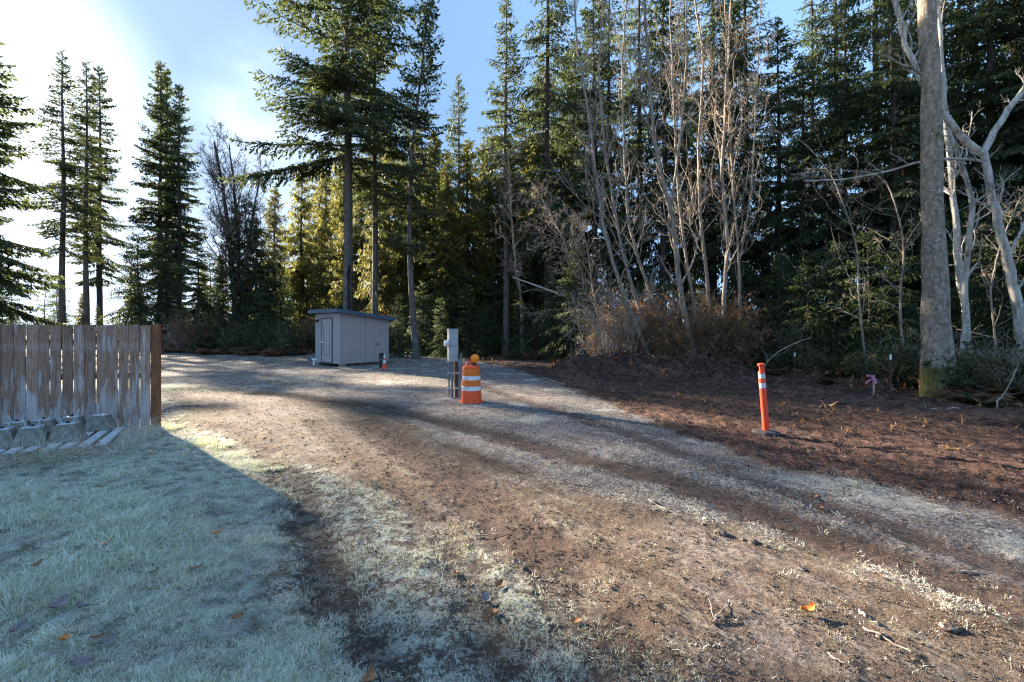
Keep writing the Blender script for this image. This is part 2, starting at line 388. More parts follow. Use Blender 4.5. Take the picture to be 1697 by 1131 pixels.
M['fence'] = fence_mat()
M['cedar_edge'] = speckled('brown_cedar_edge', [(.3, (.11, .045, .022)), (.7, (.26, .115, .055))], 5, .85, .3, .01, sc=(6, 6, .6))

# ------------------------------------------------------------------ ground layout (photo rows and columns turned into places on the ground)
def G(pts): return [gpt(u, v) for u, v in pts]
bd_u = [-400, 500, 700, 760, 860, 950, 1050, 1150, 1300, 1450, 1697, 2600]; bd_v = [572, 578, 588, 596, 614, 645, 690, 732, 782, 812, 868, 1060]
fe_u = [-600, 0, 270, 500, 740, 860, 1000, 1150, 1300, 1500, 1697, 2400]; fe_v = [560, 570, 584, 588, 587, 586, 602, 612, 625, 655, 684, 770]
rl_v = [560, 640, 700, 740, 800, 860, 930, 1000, 1131, 1400]; rl_u = [200, 260, 330, 430, 600, 720, 860, 960, 1150, 1600]
ll_v = [560, 690, 705, 725, 760, 800, 850, 900, 1000, 1131, 1400]; ll_u = [-900, 180, 275, 350, 415, 450, 478, 500, 540, 600, 700]
br_u = [300, 500, 640, 700, 900, 1100, 1300, 1500, 1697, 2400]; br_v = [640, 652, 680, 712, 792, 850, 905, 962, 1025, 1260]
TR1 = G([(430, 652), (560, 664), (640, 674), (760, 704), (900, 742), (1100, 792), (1300, 862), (1697, 1000), (2100, 1150)])
TR2 = G([(300, 700), (380, 712), (430, 735), (470, 775), (500, 830), (540, 930), (580, 1050), (620, 1300)])
TR3 = G([(600, 700), (760, 800), (880, 900), (980, 1020), (1040, 1131), (1150, 1350)])
TR4 = G([(800, 640), (950, 690), (1100, 740), (1300, 815), (1697, 945)])
TR5 = G([(520, 700), (640, 790), (720, 880), (800, 1000), (860, 1131)])
BERM = G([(955, 622), (1030, 618), (1120, 622), (1200, 634)])
BERM2 = G([(1300, 652), (1420, 668), (1560, 686), (1700, 705)])
def masks(x, y):
    """returns dict of masks at ground points"""
    x = np.asarray(x, float); y = np.asarray(y, float)
    yy = np.maximum(y, 1.2); u = np.clip(x / yy * F + CX, -1500, 3400); v = HZ + F * CH / yy
    n1 = fbm(x * .9, y * .9, 4); n2 = fbm(x * 3.1 + 5, y * 3.1, 4, .6); n3 = fbm(x * 9 + 2, y * 9, 3, .6)
    w = (v - HZ)                                     # pixel reach per metre on the ground
    dv = (n1 * .10 + n2 * .05) * w
    du = (n1 * .22 + n2 * .14) * w
    dirt = sstep(-.035, .05, (np.interp(u, bd_u, bd_v) + dv - v) / w)
    forest = sstep(-.02, .06, (np.interp(u, fe_u, fe_v) + dv * .5 - v) / w)
    lawn = sstep(-.06, .14, (np.interp(v, ll_v, ll_u) + du - u) / w) * (v > 640)
    lawn = np.where(y < 1.6, sstep(-.9, -1.3, x), lawn)
    road_l = sstep(-.08, .16, (u - np.interp(v, rl_v, rl_u) + du) / w)
    strip = sstep(-.03, .06, (np.interp(u, br_u, br_v) + dv - v) / w) * (1 - dirt)      # frosty strip beyond the road
    fargrass = sstep(652, 630, v) * sstep(800, 730, u) * (1 - forest)
    road = road_l * (1 - strip) * (1 - dirt) * (1 - fargrass) * (1 - lawn)
    mixed = (1 - road) * (1 - strip) * (1 - dirt) * (1 - fargrass) * (1 - lawn)
    d1 = seg_dist(x, y, TR1); d2 = seg_dist(x, y, TR2); d3 = seg_dist(x, y, TR3); d4 = seg_dist(x, y, TR4); d5 = seg_dist(x, y, TR5)
    tr = lambda d, wd: sstep(wd, wd * .3, d + n2 * .10)
    track = np.maximum.reduce([tr(d1, .42), tr(d2, .30) * .8 * (v > 690), tr(d3, .42) * .85, tr(d4, .28) * .8, tr(d5, .26) * .7])
    return dict(u=u, v=v, dirt=dirt, forest=forest, lawn=lawn, road=road, strip=strip, far=fargrass, mixed=mixed, track=track, n1=n1, n2=n2, n3=n3,
                d1=d1, d2=d2)
def height(x, y, mk=None):
    mk = mk or masks(x, y); r = np.hypot(x, y)
    fade = sstep(150, 40, r)
    h = .045 * fbm(x * .16, y * .16, 3) * fade
    h = h + .020 * mk['n1'] * fade + .010 * mk['n2'] + .006 * mk['n3']
    h = h + mk['dirt'] * (1 - mk['forest']) * (.030 * mk['n2'] + .030 * np.abs(mk['n3']))
    h = h - mk['track'] * .035 + .05 * mk['lawn'] * sstep(.4, 1.2, mk['d2']) + .018 * mk['lawn'] * np.abs(mk['n2'])
    b = seg_dist(x, y, BERM); rough = 1 + .55 * fbm(x * 1.7, y * 1.7, 3, .6) + .3 * mk['n3']
    h = h + .62 * sstep(1.5, .1, b + .2 * mk['n1']) * rough
    b2 = seg_dist(x, y, BERM2); h = h + .20 * sstep(1.1, .1, b2 + .3 * mk['n2']) * rough
    h = h + .12 * mk['forest'] * (1 + mk['n1'])
    return h
def gz(x, y):
    return float(height(np.array([x]), np.array([y]))[0])

def build_ground():
    th_f = np.linspace(-math.radians(57), math.radians(57), 470)
    th_b = np.linspace(math.radians(57), math.radians(303), 62)[1:-1]
    th = np.concatenate([th_f, th_b]); na = len(th)
    rr = np.concatenate([[.02], np.geomspace(.3, 1.9, 14)[:-1], np.geomspace(1.9, 34, 360), np.geomspace(34, 420, 36)[1:]]); nr_ = len(rr)
    Rg, Tg = np.meshgrid(rr, th, indexing='ij')
    x = (Rg * np.sin(Tg)).ravel(); y = (Rg * np.cos(Tg)).ravel()
    mk = masks(x, y); z = height(x, y, mk)
    z = np.where(Rg.ravel() > 200, z - (Rg.ravel() - 200) * .0, z)
    V = np.stack([x, y, z], 1)
    i = np.arange(nr_ - 1)[:, None] * na; a = np.arange(na)[None]; b = (a + 1) % na
    Q = np.stack([i + a, i + b, i + na + b, i + na + a], -1).reshape(-1, 4)[:, ::-1]
    m, nt, bs = new_mat('ground_soil')
    me = mesh_np('ground', V, [Q], m, True)
    c1 = np.stack([mk['dirt'], mk['forest'], mk['lawn'], mk['road']], 1).astype(np.float32)
    c2 = np.stack([mk['strip'], mk['far'], mk['mixed'], mk['track']], 1).astype(np.float32)
    for nm, c in (('zone_a', c1), ('zone_b', c2)):
        at_ = me.attributes.new(nm, 'FLOAT_COLOR', 'POINT'); at_.data.foreach_set('color', c.ravel())
    A = N(nt, 'ShaderNodeAttribute', attribute_name='zone_a'); B = N(nt, 'ShaderNodeAttribute', attribute_name='zone_b')
    sa = N(nt, 'ShaderNodeSeparateColor'); nt.links.new(A.outputs['Color'], sa.inputs[0]); sb = N(nt, 'ShaderNodeSeparateColor'); nt.links.new(B.outputs['Color'], sb.inputs[0])
    dirt, forest, lawn = sa.outputs[0], sa.outputs[1], sa.outputs[2]; strip, far, mixed = sb.outputs[0], sb.outputs[1], sb.outputs[2]
    road, track = A.outputs['Alpha'], B.outputs['Alpha']
    fine = noise(nt, 34, 8, .75); mid = noise(nt, 7, 6, .65); big = noise(nt, .9, 4, .55); grit = noise(nt, 85, 4, .7)
    gtc = N(nt, 'ShaderNodeTexCoord'); gm1 = N(nt, 'ShaderNodeMapping'); gm1.inputs['Rotation'].default_value = (0, 0, math.radians(50)); nt.links.new(gtc.outputs['Object'], gm1.inputs[0])
    stretch = noise(nt, 4.5, 7, .68, vec=gm1.outputs[0], sc=(.30, 1.5, 1)); rut = noise(nt, 2.6, 5, .6, vec=gm1.outputs[0], sc=(.10, 1.3, 1))
    soil = ramp(nt, fine, [(.32, (.042, .033, .029)), (.5, (.11, .083, .070)), (.68, (.21, .165, .14))])
    red = ramp(nt, fine, [(.33, (.04, .022, .017)), (.5, (.115, .066, .05)), (.70, (.22, .14, .11))])
    blackish = ramp(nt, mid, [(.40, (.028, .018, .015)), (.6, (.075, .042, .032))])
    red = mixc(nt, mrange(nt, nmath(nt, 'ADD', nmath(nt, 'MULTIPLY', mid, .5), nmath(nt, 'MULTIPLY', rut, .5)), .43, .57), blackish, red)
    roadc = ramp(nt, grit, [(.36, (.024, .018, .014)), (.5, (.078, .056, .043)), (.64, (.21, .16, .12))])
    roadc = mixc(nt, mrange(nt, big, .35, .65), roadc, soil); roadc = mixc(nt, mrange(nt, rut, .50, .62, 0., .6), roadc, ramp(nt, grit, [(.38, (.022, .016, .013)), (.62, (.095, .065, .05))]))
    olive = ramp(nt, grit, [(.38, (.04, .036, .02)), (.6, (.15, .125, .07))])
    mixg = mixc(nt, mrange(nt, mid, .42, .58), soil, olive)
    frostg = ramp(nt, grit, [(.36, (.26, .27, .21)), (.5, (.52, .54, .47)), (.64, (.70, .71, .66))])
    frosts = ramp(nt, fine, [(.40, (.07, .056, .048)), (.55, (.26, .235, .225)), (.68, (.48, .46, .45))])
    frostw = ramp(nt, grit, [(.36, (.10, .085, .06)), (.5, (.25, .23, .17)), (.64, (.42, .40, .33))])
    litter = ramp(nt, fine, [(.35, (.028, .018, .012)), (.5, (.075, .048, .03)), (.68, (.16, .105, .065))])
    c = mixg
    c = mixc(nt, nmath(nt, 'MULTIPLY', mixed, mrange(nt, nmath(nt, 'ADD', nmath(nt, 'MULTIPLY', fine, .5), nmath(nt, 'MULTIPLY', mid, .5)), .47, .56, 0., .7)), c, frostg)
    c = mixc(nt, lawn, c, mixc(nt, mrange(nt, mid, .35, .65, .15, .75), olive, frostg))
    c = mixc(nt, road, c, roadc)
    c = mixc(nt, nmath(nt, 'MULTIPLY', road, mrange(nt, nmath(nt, 'ADD', nmath(nt, 'ADD', stretch, nmath(nt, 'MULTIPLY', big, .5)), nmath(nt, 'MULTIPLY', track, -.2)), .69, .90, 0., .42)), c, mixc(nt, mrange(nt, big, .4, .6), frostw, frosts))
    farf = ramp(nt, grit, [(.36, (.16, .21, .14)), (.5, (.34, .41, .31)), (.64, (.52, .57, .48))])
    c = mixc(nt, far, c, mixc(nt, mrange(nt, stretch, .34, .52), olive, farf))
    c = mixc(nt, strip, c, mixc(nt, mrange(nt, nmath(nt, 'ADD', nmath(nt, 'MULTIPLY', stretch, .55), nmath(nt, 'MULTIPLY', fine, .45)), .42, .56, 0., .9), soil, frosts))
    c = mixc(nt, nmath(nt, 'MULTIPLY', strip, mrange(nt, nmath(nt, 'ADD', nmath(nt, 'MULTIPLY', big, .7), nmath(nt, 'MULTIPLY', fine, .3)), .53, .60, 0., .4)), c, frostg)
    c = mixc(nt, dirt, c, red)
    c = mixc(nt, nmath(nt, 'MULTIPLY', track, .85), c, mixc(nt, .8, soil, blackish))
    c = mixc(nt, forest, c, litter)
    nt.links.new(c, bs.inputs['Base Color']); bs.inputs['Roughness'].default_value = .95; bs.inputs['Specular IOR Level'].default_value = .12
    hh = nmath(nt, 'ADD', nmath(nt, 'MULTIPLY', fine, .6), nmath(nt, 'ADD', nmath(nt, 'MULTIPLY', mid, 1.2), nmath(nt, 'MULTIPLY', grit, .25)))
    bump(nt, bs, hh, 1.0, .035)
    g = obj('ground', me); tag(g, kind='structure')
build_ground()

# ------------------------------------------------------------------ conifers
def unit(v): return v / (np.linalg.norm(v, axis=-1, keepdims=True) + 1e-9)
def gen_branch(L, rng, style):
    """foliage of one branch along +X: returns sprays (n,4,3) and axis points"""
    dens = style.get('dens', 1.)
    t = np.arange(style.get('t0', .12) * L, L, .10 / dens) / L
    B = []; D = []
    side = np.tile([1, -1], len(t) // 2 + 1)[:len(t)]
    for tt, sd in zip(t, side):
        for s2 in (sd, -sd):
            if rng.random() < .12: continue
            tl = (style['tw'] * L * (1 - tt) ** .65 * (.35 + .65 * min(1, tt * 3)) + .12) * rng.uniform(.6, 1.15)
            tl = min(tl, style.get('tmax', 1.0))
            ang = math.radians(rng.uniform(38, 70)) * s2
            d = np.array([math.cos(ang), math.sin(ang), rng.uniform(-.15, .15) - style['hang'] * .5])
            d /= np.linalg.norm(d); k = max(2, int(tl / (.085 / dens)))
            q = np.linspace(.05, 1, k)
            p = np.array([tt * L, 0, 0])[None] + d[None] * (q * tl)[:, None]
            p[:, 2] -= style['hang'] * .45 * (q * tl) ** 1.6
            p += rng.normal(0, .012, p.shape)
            dd = d[None] + rng.normal(0, .42, (k, 3)); dd[:, 2] -= style['hang'] * 1.3
            B.append(p); D.append(dd)
    B = np.concatenate(B); D = unit(np.concatenate(D)); n = len(B)
    l = style['sl'] * rng.uniform(.6, 1.25, n)[:, None]; w = style['sw'] * rng.uniform(.7, 1.3, n)[:, None]
    S = unit(np.cross(D, unit(rng.normal(0, 1, (n, 3)) + np.array([0, 0, style.get('flat', 1.2)]))))
    Q = np.stack([B, B + D * l * .45 + S * w * .5, B + D * l, B + D * l * .45 - S * w * .5], 1)
    return Q
def make_conifer(seed, H, cb, rmax, style, trunk_r, mats, steps=.42, per=3, lean=(0, 0), stubs=20, top_pitch=38, low_pitch=-14, shape=.75, bot=.6, curve=None):
    rng = np.random.default_rng(seed)
    classes = [.5, .9, 1.5, 2.2, 3.0, 4.0, 5.2]; classes = [c for c in classes if c <= rmax * 1.35] 
    lib = {c: [gen_branch(c, rng, style) for _ in range(3)] for c in classes}
    # trunk
    K = 26; zt = np.linspace(0, 1, K)
    def axis(z):
        f = np.asarray(z) / H
        return np.stack([lean[0] * f + (curve[0] * np.sin(f * np.pi * 1.5) if curve else 0) + .05 * np.sin(f * 9 + seed), lean[1] * f + .05 * np.cos(f * 8 + seed), np.asarray(z, float)], -1)
    P = axis(zt * H); P[0, 2] = -.25
    Rt = trunk_r * ((1 - zt) ** .8 * .97 + .03) * (1 + .5 * np.exp(-zt * H / .5)); 
    tb = NB(); V, Qd, _ = tubes(P[None], Rt[None], 14); V = V + np.random.default_rng(seed).normal(0, trunk_r * .03, V.shape); tb.add(V, Qd)
    trunk_me = tb.mesh('conifer_trunk', mats[0], True)
    # branches
    bz = []; z = cb
    while z < H - .25:
        frac = (H - z) / (H - cb)
        for k in range(per if z < H - 1.5 else 3):
            bz.append((z + rng.uniform(-.5, .5) * steps, frac))
        z += steps * (0.55 + .6 * frac)
    Vs = []; ax = []; ar = []
    for zz, fr in bz:
        fr = min(1, max(.01, (H - zz) / (H - cb)))
        prof = fr ** shape * (1 - (1 - bot) * sstep(.72, 1.0, fr))
        L = max(.25, rmax * prof * rng.choice([rng.uniform(.45, .8), rng.uniform(.8, 1.15)], p=[.35, .65]))
        c = min(classes, key=lambda q: abs(q - L)); Qb = lib[c][rng.integers(3)]; s = L / c
        pts = Qb.reshape(-1, 3) * np.array([s, (s * rng.choice([-1, 1])), 1.])
        pit = math.radians(low_pitch + (top_pitch - low_pitch) * (1 - fr) ** 1.3 + rng.normal(0, 7))
        drop = style['droop'] * L * (.3 + fr) ; upt = style.get('uptip', .0) * L
        def warp(p):
            r = p[:, 0] / L; q = p.copy(); zc = math.tan(pit) * p[:, 0] - drop * np.clip(r, 0, 1.2) ** 1.7 + upt * np.clip(r, 0, 1.2) ** 3.5
            q[:, 2] += zc; return q
        a = rng.uniform(0, 2 * np.pi); ca, sa_ = math.cos(a), math.sin(a); Rm = np.array([[ca, sa_, 0], [-sa_, ca, 0], [0, 0, 1]])
        o = axis(zz)
        Vs.append(warp(pts) @ Rm + o)
        ln = np.stack([np.linspace(0, L * .95, 6), np.zeros(6), np.zeros(6)], 1)
        ax.append(warp(ln) @ Rm + o); ar.append(np.linspace(.012 + .011 * L, .004, 6))
    # dead stubs below the crown
    for k in range(stubs):
        zz = rng.uniform(2.0, cb + 1.); L = rng.uniform(.4, 1.9); a = rng.uniform(0, 2 * np.pi); pit = rng.uniform(-.5, .35)
        t = np.linspace(0, 1, 6)[:, None]; d = np.array([math.cos(a), math.sin(a), pit])
        ax.append(axis(zz) + d * t * L + np.array([0, 0, -.35 * L]) * t ** 2); ar.append(np.linspace(.016, .003, 6))
    Vq = np.concatenate(Vs); nq = len(Vq) // 4
    crown = mesh_np('conifer_crown', Vq, [np.arange(nq * 4).reshape(-1, 4)], mats[1])
    V, Qd, _ = tubes(np.array(ax), np.array(ar), 4)
    limb = mesh_np('conifer_limbs', V, [Qd], mats[0])
    return trunk_me, crown, limb
FIR = dict(tw=.40, hang=.35, sl=.24, sw=.095, droop=.22, uptip=.16, flat=1.0, dens=.95, tmax=1.0)
HEM = dict(tw=.40, hang=.5, sl=.26, sw=.10, droop=.35, uptip=.02, flat=1.5, dens=.95, tmax=.9)
CED = dict(tw=.40, hang=1.1, sl=.32, sw=.11, droop=.42, uptip=.18, flat=.2, dens=.85, tmax=.8)
bf, bdk = M['bark_fir'], M['bark_dark']
P = {}
P['tall'] = make_conifer(1, 33, 11.8, 6.2, dict(FIR, dens=.95), .30, (bf, M['fir']), steps=.46, per=3, stubs=8, bot=.95, shape=.6, low_pitch=-6)
P['slim'] = make_conifer(2, 22.5, 6.5, 2.7, FIR, .19, (bf, M['fir']), steps=.38, per=3, stubs=26, bot=.55, curve=(.5,), top_pitch=55, low_pitch=0)
P['narrow'] = make_conifer(3, 27, 9, 2.6, FIR, .24, (bf, M['fir']), steps=.42, per=3, stubs=30, bot=.6)
P['far'] = make_conifer(4, 36, 8, 4.3, dict(FIR, sl=.34, sw=.15, dens=.75, tmax=1.2), .36, (bdk, M['fir']), steps=.62, per=3, stubs=26, bot=.7, shape=.65)
P['cedar'] = make_conifer(5, 19, 1.6, 3.5, CED, .26, (bdk, M['cedar']), steps=.42, per=3, stubs=6, bot=.9, shape=.62)
P['hem'] = make_conifer(6, 24, 1.4, 3.8, HEM, .26, (bdk, M['hem']), steps=.46, per=3, stubs=8, bot=.85, shape=.6)
P['hem2'] = make_conifer(7, 30, 7.0, 3.6, dict(HEM, dens=.75), .30, (bdk, M['hem']), steps=.52, per=3, stubs=22, bot=.8, shape=.6)
P['small'] = make_conifer(8, 6.5, .4, 2.1, dict(HEM, sl=.14, sw=.05, dens=1.1), .07, (bdk, M['ever']), steps=.26, per=3, stubs=0, bot=.95, shape=.7)
P['sparse'] = make_conifer(9, 7.5, .8, 1.6, dict(FIR, dens=.5), .06, (bdk, M['fir']), steps=.5, per=2, stubs=0, bot=.9)
P['edge'] = make_conifer(10, 21, 3.5, 4.6, dict(FIR, hang=.4, sw=.11), .36, (bdk, M['fir']), steps=.38, per=4, stubs=14, bot=.9, shape=.7)

def tree(kind, name, x, y, label, cat, group=None, s=1., rz=None, sz=None):
    z = gz(x, y) if math.hypot(x, y) < 150 else 0
    r = empty(name, (x, y, z - .05), rnd.uniform(0, 6.28) if rz is None else rz); r.scale = (s, s, s * (sz or rnd.uniform(.94, 1.06)))
    t, c, l = P[kind]
    obj('trunk', t, r); tag(obj('crown', c, r), kind='stuff'); tag(obj('limbs', l, r), kind='stuff')
    tag(r, label, cat, group); return r
def X(px, Y): return (px - CX) / F * Y

tallfir = tree('tall', 'fir_tree', X(576, 27.5), 27.5, 'tallest fir with bare grey trunk rising right behind the shed', 'fir tree', rz=2.0)
scb = MB(); ang_ = math.atan2(-27.5, -X(576, 27.5)) + .22
for k_ in range(9):
    zz_ = 2.7 + k_ * .33; rr_ = .30 * ((1 - zz_ / 33) ** .8 * .97 + .03) - .02
    aw = ang_ - 2.0 + rnd.uniform(-.12, .12); scb.box((math.cos(aw) * rr_, math.sin(aw) * rr_, zz_), (.07, .10 + rnd.uniform(-.03, .06), .40), rot=Matrix.Rotation(aw, 3, 'Z'), bev=.02)
scb.build('split_bark', M['fire_scar'], tallfir)
tree('narrow', 'fir_tree', X(621, 30), 30, 'thin straight fir trunk just right of the tall fir behind the shed', 'fir tree', s=1.0)
tree('slim', 'fir_tree', X(692, 26), 26, 'slender fir with bowed pale trunk standing between shed and meter post', 'fir tree', rz=math.pi, s=1.0)
tree('narrow', 'fir_tree', X(838, 30.5), 30.5, 'narrow pointed fir with dark trunk, beyond the orange barrel', 'fir tree', s=.95)
tree('narrow', 'fir_tree', X(760, 42), 42, 'distant narrow fir top showing between the bowed fir and the pointed fir', 'fir tree', s=.95)
tree('hem2', 'fir_tree', X(907, 30), 30, 'tall dark fir just left of the bare alder clump', 'fir tree', s=1.0)
# the group against the sun, beyond the fence
tree('edge', 'fir_tree', X(-50, 30) - .4, 30, 'broad dense fir cut by the left border of the photo, above the fence', 'fir tree', s=1.25, rz=.4, sz=.92)
tree('far', 'fir_tree', -54, 45, 'taller fir behind the broad one at the left border', 'fir tree', s=.95)
tree('narrow', 'fir_tree', X(104, 40), 40, 'sparse tall fir with one pale straight trunk, nearest the sun glow', 'fir tree', s=1.12, rz=1, sz=.86)
tree('narrow', 'fir_tree', X(143, 43), 43, 'thin fir left of the close pair above the middle of the fence', 'fir tree', s=1.1, rz=2, sz=.9)
tree('far', 'fir_tree', X(165, 60), 60, 'thicker fir right of the close pair above the middle of the fence', 'fir tree', s=1.0, rz=3)
tree('far', 'fir_tree', X(266, 50), 50, 'pointed fir on the left of the trio right of the fence post', 'fir tree', s=.84, rz=4)
tree('far', 'fir_tree', X(276, 51), 51, 'tallest fir in the middle of the trio right of the fence post', 'fir tree', s=.85, rz=5)
tree('far', 'fir_tree', X(297, 49), 49, 'fir on the right of the trio right of the fence post', 'fir tree', s=.76, rz=.6)
tree('sparse', 'young_fir', X(75, 45), 45, 'small spindly young fir against white sky above the fence', 'fir tree', s=1.0)
# trees further left, out of the frame, that throw the long shadows over the lawn
for (x, y, k, s) in [(-31, 15, 'far', .8), (-40, 14, 'edge', 1.2), (-38, 30, 'far', .9), (-46, 30, 'far', 1.), (-66, 54, 'far', 1.0)]:
    tree(k, 'fir_tree', x, y, 'dark fir of the stand that shades the lawn', 'fir tree', 'firs shading the lawn', s)

# cedars lit yellow green in the middle
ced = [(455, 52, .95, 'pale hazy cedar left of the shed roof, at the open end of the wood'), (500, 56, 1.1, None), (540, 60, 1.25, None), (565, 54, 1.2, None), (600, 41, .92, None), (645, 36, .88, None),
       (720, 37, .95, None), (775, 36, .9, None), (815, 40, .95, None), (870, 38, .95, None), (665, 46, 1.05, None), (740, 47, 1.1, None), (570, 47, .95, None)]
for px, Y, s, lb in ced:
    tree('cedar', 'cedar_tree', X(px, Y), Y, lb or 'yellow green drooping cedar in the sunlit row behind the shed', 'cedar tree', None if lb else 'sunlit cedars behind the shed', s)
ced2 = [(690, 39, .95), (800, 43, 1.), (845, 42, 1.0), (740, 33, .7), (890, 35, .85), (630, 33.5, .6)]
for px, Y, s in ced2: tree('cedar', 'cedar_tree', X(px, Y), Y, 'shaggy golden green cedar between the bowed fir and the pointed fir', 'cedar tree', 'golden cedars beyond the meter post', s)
for px, Y, s in [(530, 64, 1.1), (900, 42, 1.1), (940, 39, 1.0), (630, 52, 1.1), (870, 52, 1.15), (720, 56, 1.1)]:
    tree('hem', 'hemlock_tree', X(px, Y), Y, 'dark hemlock filling the wood between the shed and the alder clump', 'hemlock tree', 'hemlocks behind the meter post', s)
for k in range(34):
    px = rnd.uniform(-60, 560) if k < 22 else rnd.uniform(200, 470); Y = rnd.uniform(40, 62) if k < 22 else rnd.uniform(33, 42)
    kd, s = rnd.choice([('hem', .28), ('small', 1.3), ('small', 1.0), ('cedar', .38)])
    tree(kd, 'young_conifer', X(px, Y), Y, 'low young conifer in the thicket beyond the fence and clearing', 'young conifer', 'young conifers beyond the clearing', s * rnd.uniform(.8, 1.35) * (.75 if px < 200 else 1.2))
# dark wood on the right
dark = [(955, 33, 'hem', 1.), (985, 30, 'hem', 1.0), (1010, 37, 'hem2', 1.), (1060, 32, 'hem2', .95), (1100, 28, 'hem', 1.), (1135, 36, 'hem2', 1.), (1180, 30, 'hem2', 1.0), (1215, 26, 'hem', .8),
        (1235, 34, 'hem2', 1.05), (1290, 27, 'hem', .8), (1330, 22.5, 'hem', .62), (1345, 34, 'hem2', .95), (1400, 20.5, 'hem', .66), (1385, 29, 'hem2', .92), (1450, 24, 'hem2', .85), (1480, 18.5, 'hem', .66),
        (1500, 30, 'hem', 1.), (1560, 21, 'hem2', .8), (1590, 26, 'hem', .95), (1640, 18, 'hem', .8), (1680, 22, 'hem2', .9), (1730, 17, 'hem', .85), (1790, 21, 'hem', 1.), (1850, 16, 'hem', .9),
        (1040, 44, 'hem', .8), (1150, 46, 'hem', .8), (1270, 44, 'hem', .7), (1380, 40, 'hem', .6), (1460, 38, 'hem', .6), (1560, 36, 'hem', .9), (1660, 34, 'hem', .9)]
for px, Y, k, s in dark:
    far_ = 'second row of the dark wood' if Y > 29.5 else 'front row of the dark wood'
    wh = 'behind the alder clump' if px < 1250 else ('between the alder clump and the massive trunk' if px < 1520 else 'behind the massive trunk and the forked tree')
    tree(k, 'hemlock_tree', X(px, Y), Y, 'dark evergreen, %s, %s' % (far_, wh), 'hemlock tree', 'dark evergreens ' + wh, s)
# saplings under them
sap = [(915, 24.5, .8), (955, 22.5, .95), (985, 22, .75), (1245, 20, .6), (1290, 19, .8), (1340, 17.5, .75), (1385, 16.8, .8), (1440, 15.8, .8), (1490, 15.2, .75), (1610, 15, .85), (1660, 14, .8), (1720, 13.4, .8),
       (430, 31, .8), (330, 36, .8), (360, 33, .6), (480, 29, .6), (730, 27, .6), (775, 27.5, .7), (800, 27, .5), (860, 26, .6), (660, 27.5, .6), (600, 27, .6), (700, 29, .8), (295, 38, .9), (820, 31, .9), (750, 32, 1.)]
for k, (px, Y, s) in enumerate(sap):
    lb, g = ('low bushy evergreen sapling at the edge of the dark wood', 'saplings edging the dark wood') if px > 880 else ('low bushy evergreen sapling behind the frosty clearing', 'saplings edging the clearing')
    if k == 1: lb, g = 'bushy hemlock sapling with sunlit fronds left of the alder clump', None
    tree('small', 'hemlock_sapling', X(px, Y), Y, lb, 'sapling', g, s)

# ------------------------------------------------------------------ bare trees
def resample(pts, K):
    pts = np.array(pts, float); d = np.concatenate([[0], np.cumsum(np.linalg.norm(np.diff(pts, axis=0), axis=1))]); t = np.linspace(0, d[-1], K)
    out_ = np.stack([np.interp(t, d, pts[:, k]) for k in range(3)], 1)
    for _ in range(2): out_[1:-1] = .5 * out_[1:-1] + .25 * (out_[:-2] + out_[2:])
    return out_
def sprout(Pp, Rp, n, lf, ang, rng, t0=.2, K=7, up=.25, wob=.25, rr=.55, lmin=.15, tpow=1., sag=0.):
    """children of polylines Pp (N,K,3)"""
    Nn, Kp, _ = Pp.shape
    idx = np.repeat(np.arange(Nn), n); t = t0 + (1 - t0) * rng.random(len(idx)) ** tpow
    f = t * (Kp - 1); i0 = np.minimum(f.astype(int), Kp - 2); fr = (f - i0)[:, None]
    base = Pp[idx, i0] * (1 - fr) + Pp[idx, i0 + 1] * fr; tang = unit(Pp[idx, i0 + 1] - Pp[idx, i0])
    rad = Rp[idx, i0] * (1 - fr[:, 0]) + Rp[idx, i0 + 1] * fr[:, 0]
    Lp = np.linalg.norm(np.diff(Pp, axis=1), axis=2).sum(1)[idx]
    L = np.maximum(lmin, Lp * lf * (1.05 - t * .7) * rng.uniform(.5, 1.25, len(idx)))
    rp = unit(np.cross(tang, rng.normal(0, 1, tang.shape))); a = np.radians(rng.normal(ang, ang * .25, len(idx)))[:, None]
    d = tang * np.cos(a) + rp * np.sin(a)
    out_ = [base]; step = (L / (K - 1))[:, None]
    for k in range(K - 1):
        d = unit(d + rng.normal(0, wob, d.shape) + np.array([0, 0, up - sag * k / K])); out_.append(out_[-1] + d * step)
    Pc = np.stack(out_, 1); r0 = np.minimum(rad * rr, .02 + L * .012)
    Rc = r0[:, None] * np.linspace(1, .22, K)[None]
    return Pc, np.maximum(Rc, .0022)
